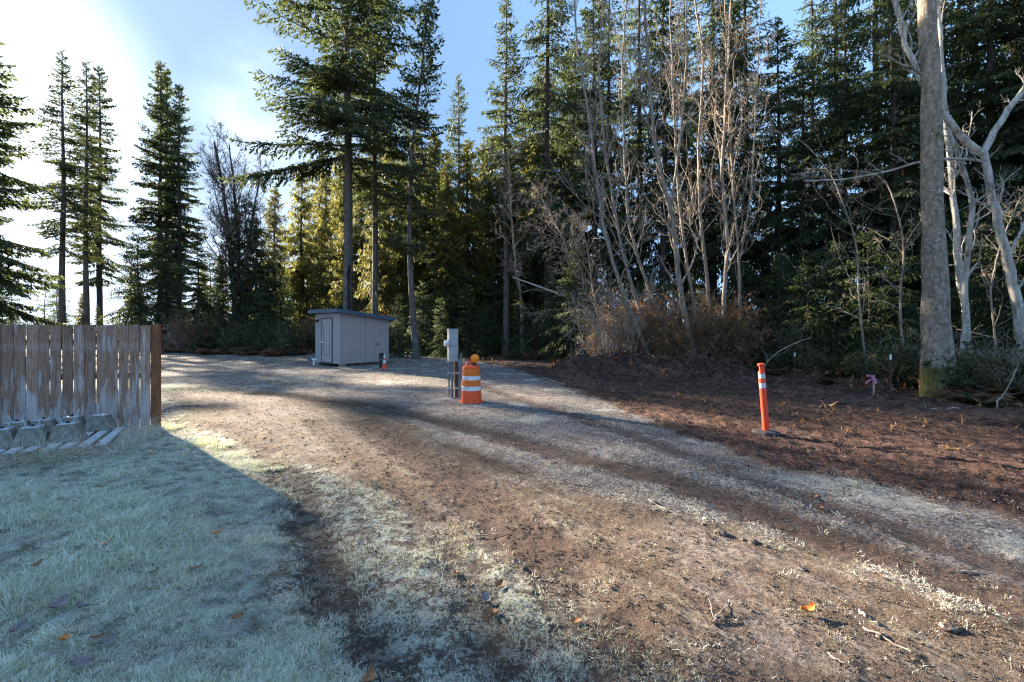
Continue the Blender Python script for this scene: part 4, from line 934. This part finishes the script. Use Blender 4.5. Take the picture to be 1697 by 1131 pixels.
m = MB(); m.box(tuple(tilt @ Vector((-.028, -.02, 1.05))), (.018, .02, .09), rot=tilt); m.box(tuple(tilt @ Vector((.028, -.02, 1.05))), (.018, .02, .09), rot=tilt); m.build('grip', M['delin'], de)

# ------------------------------------------------------------------ fence
fa = math.radians(18.5); fd = Vector((math.cos(fa), math.sin(fa), 0)); fend = Vector(at(249, 545, 7.62)); fend.z = 0
fen = empty('wooden_fence', (fend.x, fend.y, 0), fa); tag(fen, 'weathered vertical board fence with gaps at the left', 'fence')
def board_mesh(seed):
    r = random.Random(seed); h = 1.84 + r.uniform(-.006, .006); w = .134 + r.uniform(-.004, .004); m = MB(); K = 9; V = []; Fs = []
    for k in range(K):
        z = h * k / (K - 1); a = -w / 2 + r.uniform(-.0025, .0025); b = w / 2 + r.uniform(-.0025, .0025)
        V += [(a, -.009, z), (b, -.009, z), (b, .009, z), (a, .009, z)]
    for k in range(K - 1):
        for j in range(4): Fs.append((k * 4 + j, k * 4 + (j + 1) % 4, k * 4 + 4 + (j + 1) % 4, k * 4 + 4 + j))
    Fs += [(3, 2, 1, 0), tuple((K - 1) * 4 + i for i in range(4))]
    m.add(V, Fs); return mesh_np('board', np.concatenate(m.V), [np.array(v) for v in m.F.values()], M['fence'])
bms = [board_mesh(k) for k in range(6)]
for k in range(40):
    obj('board', bms[rnd.randrange(6)], fen, (-.068 - k * .1465 + rnd.uniform(-.003, .003), rnd.uniform(-.002, .002), -.06 + rnd.uniform(-.006, .004)), (0, 0, math.pi * (k % 2)))
for z in (.30, .95, 1.50):
    m = MB(); m.box((-2.95, .031, z), (5.9, .038, .089)); m.build('rail', M['cedar_edge'], fen)
m = MB(); m.box((.062, .055, .86), (.115, .10, 1.87), bev=.004); m.build('post', M['cedar_edge'], fen)
m = MB(); m.box((-2.5, .10, .86), (.09, .09, 1.82), bev=.004); m.build('post', M['cedar_edge'], fen)

# ------------------------------------------------------------------ pallet, pier blocks
PA = math.radians(30)
PZ = gz(*gpt(110, 765)) 
pc = gpt(175, 759); pal = empty('wooden_pallet', (pc[0], pc[1], PZ), PA); tag(pal, 'frosted wooden pallet half buried in straw in front of the fence', 'pallet')
# local x runs left along the front edge (negative), y goes back
for yy in (.05, .62, 1.15):
    m = MB(); m.box((-1.15, yy, .05), (2.3, .05, .10), bev=.006); m.build('stringer', M['pallet'], pal)
for k in range(14):
    m = MB(); m.box((-.06 - k * .17, .60, .112 + rnd.uniform(-.004, .004)), (.11, 1.22, .02), rot=Matrix.Rotation(rnd.uniform(-.03, .03), 3, 'Z'), bev=.003); m.build('slat', M['pallet_f'], pal)
PTOP = PZ + .123
def pier(px, _, Y, rz, label, bracket=True, s=1.0, brk_rot=0.):
    x = X(px, Y); o = empty('pier_block', (x, Y, PTOP), rz); tag(o, label, 'concrete block'); o.scale = (s, s, s)
    m = MB(); m.box((0, 0, .10), (.30, .30, .20), bev=.007, taper=.60); m.build('block', M['concrete'], o)
    m = MB(); m.box((0, 0, .2015), (.165, .165, .005)); m.build('frosted_top', M['brk'], o)
    if bracket:
        m = MB(); m.box((0, 0, .204), (.11, .09, .006), rot=Matrix.Rotation(brk_rot, 3, 'Z')); 
        for sd in (1, -1):
            R_ = Matrix.Rotation(brk_rot, 3, 'Z') @ Matrix.Rotation(sd * .25, 3, 'Y')
            c = Matrix.Rotation(brk_rot, 3, 'Z') @ Vector((sd * .062, 0, .25)); m.box(tuple(c), (.006, .055, .10), rot=R_)
        m.build('bracket', M['brk'], o)
        m = MB(); m.lathe([(.02, .2), (.02, .222), (.008, .23)], 8); m.build('bolt', M['black'], o, True)
    return o
pier(54, 0, 6.08, .56, 'front middle concrete pier block on the pallet with metal bracket', s=1.14)
pier(112, 0, 6.30, .50, 'front right concrete pier block on the pallet with raised bracket tabs', brk_rot=.1, s=1.14)
pier(72, 0, 6.58, .56, 'back middle pier block half hidden behind the front middle one', s=1.12)
pier(119, 0, 6.80, .52, 'back pier block near the fence, behind the front right one', brk_rot=.3, s=1.12)
pier(166, 0, 6.98, .35, 'lone pier block without bracket at the right end by the fence', bracket=False, s=1.08)
pier(3, 0, 5.95, .56, 'frosty pier block cut by the left border of the photo', s=1.14)
pier(28, 0, 6.42, .55, 'pier block with bracket behind the one at the left border', s=1.12)

# ------------------------------------------------------------------ survey stakes
def stake(name, px, py, h, w, mat, label, tiltx=0., tilty=0., extra=None):
    x, y = gpt(px, py); o = empty(name, (x, y, gz(x, y))); tag(o, label, 'stake'); R_ = Matrix.Rotation(tilty, 3, 'Y') @ Matrix.Rotation(tiltx, 3, 'X')
    m = MB(); m.box(tuple(R_ @ Vector((0, 0, h / 2 - .05))), (w, w * .5, h + .1), rot=R_, bev=.002); m.build('stake_shaft', mat, o)
    if extra == 'ribbon':
        rng = np.random.default_rng(int(px)); 
        for k in range(5):
            t = np.linspace(0, 1, 8)[:, None]; d = rng.normal(0, .12, 3); d[2] = -abs(d[2]) - .05
            if k < 2: d = np.array([-.22 - .05 * k, -.05, .12 - .2 * k])
            p0 = np.array([0, -.02, h * .86]); p_ = p0 + d * t + np.array([0, 0, -.05]) * t ** 2 + rng.normal(0, .008, (8, 3)); wv = np.array([.012, .0, .012]) + rng.normal(0, .006, 3)
            V = np.concatenate([p_ - wv, p_ + wv]); obj('ribbon', mesh_np('ribbon', V, [np.array([(i, i + 1, 9 + i, 8 + i) for i in range(7)])], M['ribbon']), o)
    if extra == 'cap':
        m = MB(); m.box(tuple(R_ @ Vector((0, 0, h + .04))), (w * 1.3, w * 1.0, .12), rot=R_, bev=.004); m.build('cap', M['white'], o)
    return o
stake('survey_stake', 1448, 658, .55, .045, M['stake'], 'wooden survey stake with pink ribbon tails in the ferns', extra='ribbon')
stake('survey_stake', 1441, 655, .42, .03, M['wood_post'], 'shorter dark stake just left of the ribboned stake')
stake('steel_post', 1476, 662, .98, .03, M['rustpost'], 'rusty steel post with white tip right of the ribboned stake', extra='cap')
stake('survey_stake', 1467, 664, .14, .05, M['stake'], 'broken pale stub of wood leaning by the steel post', tilty=.6)
stake('marker_stake', 1199, 612, .95, .04, M['rustpost'], 'dark marker stake with white tip in the alder clump', extra='cap')
stake('marker_stake', 1317, 632, .85, .03, M['rustpost'], 'thin stake with white tip at the edge of the dark wood', extra='cap')

# ------------------------------------------------------------------ dead poles and sticks
def stick(pts, r, label, mat='stick', name='fallen_branch', twigs=0, seed=0, cat='branch', lift=.012):
    w = []
    for p in pts:
        if len(p) == 2: x, y = gpt(*p); w.append((x, y, gz(x, y) + lift))
        else: v = at(*p); w.append(tuple(v))
    o = Vector(w[0]); rng = np.random.default_rng(seed); Pq = resample([tuple(Vector(p) - o) for p in w], 10); Pq[1:-1] += rng.normal(0, r * .7, (8, 3))
    nb = NB(); V, Q, _ = tubes(Pq[None], np.linspace(r, r * .4, 10)[None], 6); nb.add(V, Q)
    if twigs:
        P1, R1 = sprout(Pq[None], np.linspace(r, r * .4, 10)[None], twigs, .35, 40, rng, K=6, up=.02, wob=.15); V, Q, _ = tubes(P1, R1, 4); nb.add(V, Q)
    ob = obj(name, nb.mesh(name, M[mat], True), None, o); tag(ob, label, cat); return ob
stick([(1256, 640, 13.6), (1268, 600, 13.5), (1300, 575, 13.6), (1345, 560, 13.7)], .018, 'pale dead branch slanting up behind the delineator post', twigs=5, seed=1)
stick([(1648, 690), (1672, 640, 9.6), (1690, 600, 9.6)], .016, 'pale stick leaning among the bracken at the right border', twigs=2, seed=2)
stick([(1605, 678, ), (1640, 682), (1690, 686)], .012, 'frosty stick lying flat at the foot of the bracken on the right', seed=3)
stick([(1590, 694), (1545, 690), (1500, 684)], .016, 'bent root lying across the dirt below the massive trunk', seed=4, twigs=2)
stick([(1585, 944), (1645, 948)], .006, 'straight pale stick on the frosty strip at the right', seed=5)
stick([(960, 806), (985, 812), (1000, 818)], .007, 'forked pale twig on the middle of the gravel road', seed=6, twigs=2)
stick([(1075, 832), (1100, 848), (1130, 858), (1145, 862)], .008, 'kinked stick beside dark clods on the gravel road', seed=7, twigs=2)
stick([(1180, 1040), (1196, 1020), (1205, 1010)], .006, 'short bent twig left of the orange leaf', seed=8, twigs=1)
stick([(1425, 1018), (1440, 1032), (1455, 1042)], .010, 'peeled thick twig right of the orange leaf', seed=9)
stick([(1430, 1048), (1470, 1066), (1510, 1090)], .007, 'long thin twig in the lower right of the road', seed=10)
stick([(1372, 1090), (1386, 1099), (1400, 1106)], .006, 'small pale twig near the bottom edge of the road', seed=11)
stick([(790, 892), (815, 883), (842, 882)], .006, 'thin curved dark twig in the middle of the road', seed=12)
stick([(900, 628), (935, 640), (960, 632)], .02, 'brown branch on the dirt left of the mound', seed=13, twigs=4, mat='twig_lit')
stick([(1010, 600), (1060, 575, 17.5), (1090, 560, 17.7)], .015, 'dead limb poking up through the brush on the mound', seed=14, twigs=6, mat='twig_lit')
stick([(857, 585), (870, 572, 24), (885, 560, 24)], .03, 'pale broken limb sticking out of the bracken below the pointed fir', seed=15, twigs=3)

# ------------------------------------------------------------------ lumps of earth on the road
M['earth'] = speckled('dark_earth', [(.35, (.03, .022, .018)), (.55, (.08, .06, .05)), (.7, (.30, .28, .27))], 40, .95, .8, .01)
def lump(px, py, r, label, seed, group=None, m_='earth', flat=.55):
    rng = np.random.default_rng(seed); bmx = __import__('bmesh').new(); __import__('bmesh').ops.create_icosphere(bmx, subdivisions=3, radius=1.)
    V = np.array([v.co[:] for v in bmx.verts]); Fc = np.array([[v.index for v in f.verts] for f in bmx.faces]); bmx.free()
    dsp = 1 + .30 * perlin(V[:, 0] * 1.6 + seed, V[:, 1] * 1.6 + V[:, 2]) + .22 * perlin(V[:, 0] * 4 + V[:, 2] * 3, V[:, 1] * 4 + seed) + rng.normal(0, .04, len(V))
    V = V * dsp[:, None] * r * np.array([1.25, 1., flat]); x, y = gpt(px, py)
    o = obj('earth_clod' if m_ == 'earth' else 'field_stone', mesh_np('lump', V, [Fc], M[m_]), None, (x, y, gz(x, y) + r * .1), (0, 0, rng.uniform(0, 6))); tag(o, label, 'clod' if m_ == 'earth' else 'stone', group)
for k, (a, b, r, lb, g) in enumerate([(1085, 838, .035, 'dark crusty clod next to the kinked stick on the road', None), (1105, 850, .028, 'smaller dark clod just below the kinked stick on the road', None), (1195, 888, .05, 'largest frosted clod lying on the road', None), (1248, 902, .04, 'dark clod right of the largest frosted clod', None),
    (1232, 898, .02, 'crumb of dark earth on the road near the largest clod', 'dark crumbs on the road'), (1270, 910, .018, 'crumb of dark earth on the road near the largest clod', 'dark crumbs on the road'), (1165, 872, .02, 'crumb of dark earth on the road near the largest clod', 'dark crumbs on the road'),
    (1325, 945, .032, 'frosted clod between the largest clod and the orange leaf', None), (505, 945, .03, 'black clod in the wheel track at the edge of the lawn', None), (520, 950, .026, 'second black clod in the wheel track at the edge of the lawn', None), (500, 965, .02, 'small black clod below the pair in the wheel track', None),
    (1575, 1045, .045, 'dark frosted clod in the lower right of the road', None), (1460, 1060, .025, 'small clod beside the long thin twig', None)]): lump(a, b, r, lb, 200 + k, g)
# ------------------------------------------------------------------ fallen leaves
def leaf_obj(px, py, L, mat, label, curl=.3, rz=0., lift=.012, kind='oval', group=None):
    x, y = gpt(px, py); n = 9; t = np.linspace(0, 1, n); V = []
    wd = (np.sin(np.pi * t ** .8) ** .8) * L * .34
    if kind == 'maple': wd = wd * (1 + .45 * np.abs(np.sin(t * 9)))
    for s in (-1, -.5, 0, .5, 1):
        V.append(np.stack([t * L - L / 2, wd * s, curl * L * ((t - .5) ** 2 * 1.6 + (s * s) * .28 + .05 * np.sin(t * 11 + s * 3))], 1))
    V = np.concatenate(V); V2 = V.copy(); V2[:, 2] -= .0015
    Q = [(a * n + i, a * n + i + 1, (a + 1) * n + i + 1, (a + 1) * n + i) for a in range(4) for i in range(n - 1)]
    o = obj('fallen_leaf', mesh_np('fallen_leaf', V, [np.array(Q)], M[mat], True), None, (x, y, gz(x, y) + lift), (rnd.uniform(-.2, .2), rnd.uniform(-.2, .2), rz)); tag(o, label, 'leaf', group); return o
leaf_obj(360, 897, .085, 'fallen_o', 'brown orange leaf standing out on the frosted lawn near the wheel track', .5, .4, lift=.045, group='fallen leaves on the lawn')
LV = [(62, 960, .08, 'fallen', 'round brown leaf on the lawn near the left border'), (325, 955, .075, 'fallen', 'tan leaf tilted on the lawn below the orange brown one'), (172, 925, .10, 'fallen_o', 'golden leaf tucked under the big grass clump'),
      (98, 1025, .11, 'fallen_f', 'large purplish frosted leaf on the lower left lawn'), (135, 1028, .09, 'fallen_f', 'long grey leaf right of the large purplish one'), (30, 1070, .10, 'fallen_f', 'crumpled dark leaf near the lower left corner'),
      (107, 1088, .07, 'fallen_o', 'small orange leaf near the lower left corner'), (160, 1079, .06, 'fallen', 'small pinkish leaf in the lower left lawn'), (182, 1083, .08, 'fallen_f', 'upright pale grey leaf beside the small pinkish one'),
      (255, 968, .07, 'fallen_f', 'whitish frosted leaf in the middle of the lawn'), (60, 933, .07, 'fallen_f', 'dark frosted leaf left of the big grass clump'), (130, 932, .07, 'fallen_f', 'dark leaf below the big grass clump'),
      (137, 1125, .10, 'fallen_f', 'long purple leaf at the bottom border of the lawn'), (395, 1027, .07, 'fallen', 'thin brown leaf at the thin edge of the lawn'),
      (755, 948, .06, 'fallen', 'yellowish leaf on the bare strip left of the road'), (828, 968, .08, 'fallen', 'pinkish brown leaf on the bare strip left of the road'), (805, 990, .09, 'fallen_f', 'frosted curled leaf on the strip beside the road'), (856, 935, .07, 'fallen_f', 'pale leaf at the edge of the gravel road'),
      (815, 1012, .09, 'fallen', 'brown leaf lying flat among frosted tufts beside the road'), (955, 1025, .07, 'fallen', 'reddish leaf at the road edge near the bottom'), (612, 1118, .10, 'fallen', 'dark brown maple leaf at the bottom of the mixed ground'),
      (1348, 823, .10, 'fallen', 'orange brown leaf on the frosty strip right of the road'), (1360, 842, .08, 'fallen', 'brown leaf just below the other one on the frosty strip'), (1455, 960, .05, 'fallen_o', 'small tan leaf on the dark part of the frosty strip')]
for k, (a, b, L, mt, lb) in enumerate(LV): leaf_obj(a, b, L, mt, lb, .35, rnd.uniform(0, 3.1), lift=.035 if a < 500 else .014, kind='maple' if L > .1 else 'oval')
leaf_obj(1340, 1024, .10, 'fallen_o', 'bright orange curled leaf standing on the road at lower right', .6, .3, lift=.02)

# ------------------------------------------------------------------ scattered ground cover (grass, clods, straw): one object each, real geometry on points
def proto_collection(name, meshes):
    c = bpy.data.collections.new(name)
    for k, me in enumerate(meshes):
        o = bpy.data.objects.new('%s_source' % name, me); c.objects.link(o)
    return c
def blades(n, H, spread, w, seed, lean=.5, K=4, mat=None):
    rng = np.random.default_rng(seed); a = rng.uniform(0, 6.28, n); r = spread * np.sqrt(rng.random(n))
    b = np.stack([np.cos(a) * r, np.sin(a) * r, np.zeros(n) - .01], 1); h = H * rng.uniform(.45, 1.1, n)
    la = rng.uniform(0, 6.28, n) * .5 + a * .5; ld = np.stack([np.cos(la), np.sin(la), np.zeros(n)], 1); le = lean * rng.uniform(.2, 1.4, n)
    sd = np.stack([-np.sin(la), np.cos(la), np.zeros(n)], 1) + rng.normal(0, .3, (n, 3)); sd = unit(sd)
    L = []; Rr = []
    for k in range(K):
        t = k / (K - 1); p = b + ld * (le * h * t ** 1.6)[:, None] + np.array([0, 0, 1]) * (h * (t - .35 * le * t ** 2.4))[:, None]
        ww = w * (1 - t * .8); L.append(p - sd * ww / 2); Rr.append(p + sd * ww / 2)
    V = np.stack(L + Rr, 1)                                   # n,2K,3
    base = np.arange(n)[:, None, None] * 2 * K; q = np.array([(k, k + 1, K + k + 1, K + k) for k in range(K - 1)])[None]
    return mesh_np('blades', V.reshape(-1, 3), [(base + q).reshape(-1, 4)], mat)
def clod(seed, n=7):
    rng = np.random.default_rng(seed); nb = NB()
    for k in range(n):
        c = rng.normal(0, .018, 3) * np.array([1, 1, 0]); r = rng.uniform(.004, .012)
        P_ = np.array([(1, 0, 0), (-1, 0, 0), (0, 1, 0), (0, -1, 0), (0, 0, 1), (0, 0, -1)], float) * r * rng.uniform(.6, 1.2, (6, 1)) + rng.normal(0, r * .2, (6, 3)) + c
        nb.add(P_, None, np.array([(0, 2, 4), (2, 1, 4), (1, 3, 4), (3, 0, 4), (2, 0, 5), (1, 2, 5), (3, 1, 5), (0, 3, 5)]))
    return nb
def scatter(name, coll, xy, scale, seed, tilt=.15, lift=0., kind_label=None):
    rng = np.random.default_rng(seed); x, y = xy; z = height(x, y) + lift; n = len(x)
    me = bpy.data.meshes.new(name); me.vertices.add(n); me.vertices.foreach_set('co', np.stack([x, y, z], 1).astype(np.float32).ravel())
    a = me.attributes.new('rot', 'FLOAT_VECTOR', 'POINT'); rt = np.stack([rng.normal(0, tilt, n), rng.normal(0, tilt, n), rng.uniform(0, 6.28, n)], 1).astype(np.float32); a.data.foreach_set('vector', rt.ravel())
    a = me.attributes.new('siz', 'FLOAT', 'POINT'); a.data.foreach_set('value', np.asarray(scale, np.float32))
    o = obj(name, me); tag(o, kind_label, None, None, 'stuff')
    ng = bpy.data.node_groups.new(name + '_scatter', 'GeometryNodeTree'); ng.interface.new_socket('Geometry', in_out='INPUT', socket_type='NodeSocketGeometry'); ng.interface.new_socket('Geometry', in_out='OUTPUT', socket_type='NodeSocketGeometry')
    gi = ng.nodes.new('NodeGroupInput'); go = ng.nodes.new('NodeGroupOutput'); ci = ng.nodes.new('GeometryNodeCollectionInfo'); ci.inputs['Collection'].default_value = coll; ci.inputs['Separate Children'].default_value = True; ci.inputs['Reset Children'].default_value = True
    ip = ng.nodes.new('GeometryNodeInstanceOnPoints'); ip.inputs['Pick Instance'].default_value = True
    ar = ng.nodes.new('GeometryNodeInputNamedAttribute'); ar.data_type = 'FLOAT_VECTOR'; ar.inputs['Name'].default_value = 'rot'
    as_ = ng.nodes.new('GeometryNodeInputNamedAttribute'); as_.data_type = 'FLOAT'; as_.inputs['Name'].default_value = 'siz'
    L = ng.links; L.new(gi.outputs[0], ip.inputs['Points']); L.new(ci.outputs[0], ip.inputs['Instance']); 
    er = ng.nodes.new('FunctionNodeEulerToRotation'); L.new(ar.outputs[0], er.inputs[0]); L.new(er.outputs[0], ip.inputs['Rotation']); L.new(as_.outputs[0], ip.inputs['Scale']); L.new(ip.outputs[0], go.inputs[0])
    md = o.modifiers.new('scatter', 'NODES'); md.node_group = ng; return o
def cloud(n, rmin, rmax, seed, pw=1., amin=-56, amax=56):
    rng = np.random.default_rng(seed); r = rmin * (rmax / rmin) ** (rng.random(n) ** pw); a = np.radians(rng.uniform(amin, amax, n))
    return r * np.sin(a), r * np.cos(a), rng
fence_p = (fend.x, fend.y)
def keepout(x, y):
    k = np.ones(len(x), bool)
    # shed footprint
    dx, dy = x - nc[0], y - nc[1]; lx = dx * math.sin(th) + dy * math.cos(th); ly = -dx * math.cos(th) + dy * math.sin(th)
    k &= ~((lx > -.05) & (lx < SL + .05) & (ly > -.05) & (ly < SW + .05))
    dx, dy = x - pc[0], y - pc[1]; ca, sa2 = math.cos(PA), math.sin(PA); lx = dx * ca + dy * sa2; ly = -dx * sa2 + dy * ca
    k &= ~((lx > -2.35) & (lx < .03) & (ly > -.13) & (ly < 1.25)); return k
# lawn
x, y, rng = cloud(60000, 2.0, 40, 1); mk = masks(x, y)
pr = mk['lawn'] * sstep(-.75, -.2, mk['n1'] + .6 * mk['n2']); k = (rng.random(len(x)) < pr) & keepout(x, y) & (mk['forest'] < .5)
tuft = proto_collection('tuft', [blades(44, .046, .075, .0042, s, 1.05, mat=M['blade']) for s in range(4)])
d = np.hypot(x, y)
sz = (.55 + .85 * sstep(-.35, .5, mk['n1'])) * rng.uniform(.6, 1.3, len(x)) * (1 + .02 * d)
scatter('frosted_grass', tuft, (x[k], y[k]), sz[k], 5, kind_label='pale frosted lawn grass in front of the fence')
# short sparse grass
x, y, rng = cloud(90000, 2.0, 32, 2); mk = masks(x, y)
pr = mk['mixed'] * sstep(-.25, .25, mk['n2'] + .3 * mk['n1']) * .95 + mk['far'] * .8 * sstep(-.5, .1, mk['n1']) + mk['strip'] * sstep(.0, .35, mk['n1'] + .5 * mk['n2']) * .35 + mk['road'] * sstep(.2, .5, mk['n2'] + .3 * mk['n1']) * .16
k = (rng.random(len(x)) < pr * (1 - mk['track'] * .9)) & keepout(x, y) & (mk['forest'] < .4)
short = proto_collection('short_tuft', [blades(24, .024, .05, .0028, 20 + s, 1.2, K=3, mat=M['blade']) for s in range(4)])
sz = rng.uniform(.5, 1.3, len(x)) * (1 + .03 * np.hypot(x, y))
scatter('sparse_frosted_grass', short, (x[k], y[k]), sz[k], 6, kind_label='thin frosted tufts on the worn ground and the strip beyond the road')
# litter flecks: frosted straw and crumbs on the strip
x, y, rng = cloud(70000, 2.0, 26, 3); mk = masks(x, y)
pr = mk['strip'] * .9 * sstep(-.35, .1, mk['n2']) + mk['road'] * .05 + mk['mixed'] * .3 + mk['dirt'] * .06
k = (rng.random(len(x)) < pr * (1 - .85 * mk['track'])) & (mk['forest'] < .3) & keepout(x, y)
litter_me = proto_collection('litter_fleck', [blades(12, .008, .04, .0024, 40 + s, 2.0, K=2, mat=M['frostlitter']) for s in range(4)])
sz = rng.uniform(.6, 1.5, len(x)) * (1 + .04 * np.hypot(x, y))
scatter('frosted_litter', litter_me, (x[k], y[k]), sz[k], 7, .5, kind_label='frosted needles and straw flecks strewn on the strip')
# gravel and clods
def clod_coll(name, mat, s0): return proto_collection(name, [clod(s0 + s).mesh('clod', mat) for s in range(5)])
M['grav'] = leaf_mat('gravel_crumbs', (.05, .037, .03), (.13, .095, .07), (.30, .25, .20), trans=0., scale=9, rough=.95)
M['redclod'] = leaf_mat('red_clods', (.035, .02, .015), (.095, .056, .043), (.19, .12, .095), trans=0., scale=6, rough=.95)
x, y, rng = cloud(90000, 2.0, 18, 4); mk = masks(x, y)
pr = mk['road'] * .6 + mk['mixed'] * .3 + mk['track'] * .4 + mk['strip'] * .3
k = (rng.random(len(x)) < pr * sstep(-.4, .2, mk['n2'])) & (mk['dirt'] < .5)
sz = rng.uniform(.2, .72, len(x)) ** 1.7 * (1 + .07 * np.hypot(x, y))
scatter('gravel', clod_coll('gravel_bit', M['grav'], 60), (x[k], y[k]), sz[k], 8, .5, kind_label='loose brown gravel on the road')
x, y, rng = cloud(70000, 4.0, 30, 5, amin=-10); mk = masks(x, y)
b = seg_dist(x, y, BERM); pr = mk['dirt'] * (.55 + .9 * sstep(1.6, .3, b)); k = (rng.random(len(x)) < pr * sstep(-.5, .1, mk['n2'])) & (mk['forest'] < .6)
sz = (rng.uniform(.3, 1.1, len(x)) ** 2.2) * (1 + .05 * np.hypot(x, y)) * (1 + 1.2 * sstep(1.6, .2, b))
scatter('soil_clods', clod_coll('soil_bit', M['redclod'], 80), (x[k], y[k]), sz[k], 9, .5, kind_label='dark red soil clods over the dug dirt and its mound')
# leaf litter in the wood edge
x, y, rng = cloud(26000, 9, 45, 6); mk = masks(x, y); k = rng.random(len(x)) < mk['forest'] * .9 + .03 * mk['dirt']
lf = proto_collection('litter_leaf', [blades(7, .05, .12, .035, 90 + s, 2.0, K=3, mat=M['bracken']) for s in range(3)])
scatter('leaf_litter', lf, (x[k], y[k]), (rng.uniform(.6, 1.6, len(x)) * (1 + .03 * np.hypot(x, y)))[k], 10, .6, kind_label='brown leaf litter under the edge of the wood')
# long straw round the pallet and the fence foot, and the big grass clump
rng = np.random.default_rng(12); n = 900
lx = rng.uniform(-2.5, .35, n); ly = np.where(rng.random(n) < .7, rng.uniform(-.34, .06, n), rng.uniform(.0, 1.3, n)); ly = np.where(lx > .02, rng.uniform(-.25, 1.2, n), ly)
ca, sa2 = math.cos(PA), math.sin(PA); x = pc[0] + lx * ca - ly * sa2; y = pc[1] + lx * sa2 + ly * ca
straw = proto_collection('straw', [blades(9, .20, .05, .0055, 100 + s, 1.9, K=7, mat=M['strawm']) for s in range(5)])
on = (ly > .05) & (lx < 0)
kk = ~(on & (rng.random(n) < .75))
scatter('dry_straw', straw, (x[kk], y[kk]), rng.uniform(.6, 1.35, n)[kk], 13, .5, lift=.03, kind_label='long bleached straw tangled over the front of the pallet')
cl = []; 
for (px, py, s, m_) in [(180, 885, .16, 26), (160, 870, .12, 14), (20, 1020, .2, 22), (150, 990, .16, 14), (190, 1000, .14, 10), (265, 715, .30, 34), (300, 740, .35, 30), (215, 735, .22, 20), (60, 830, .2, 14), (210, 850, .18, 10), (100, 1085, .12, 8)]:
    gx, gy = gpt(px, py); cl += [(gx + rng.normal(0, s * .6), gy + rng.normal(0, s * .4)) for _ in range(m_)]
cl = np.array(cl); long_t = proto_collection('long_tuft', [blades(30, .12, .05, .005, 120 + s, 1.0, K=5, mat=M['blade']) for s in range(3)])
scatter('long_frosted_grass', long_t, (cl[:, 0], cl[:, 1]), rng.uniform(.6, 1.15, len(cl)), 14, .2, kind_label='longer clumps of frosted grass on the lawn and by the fence post')
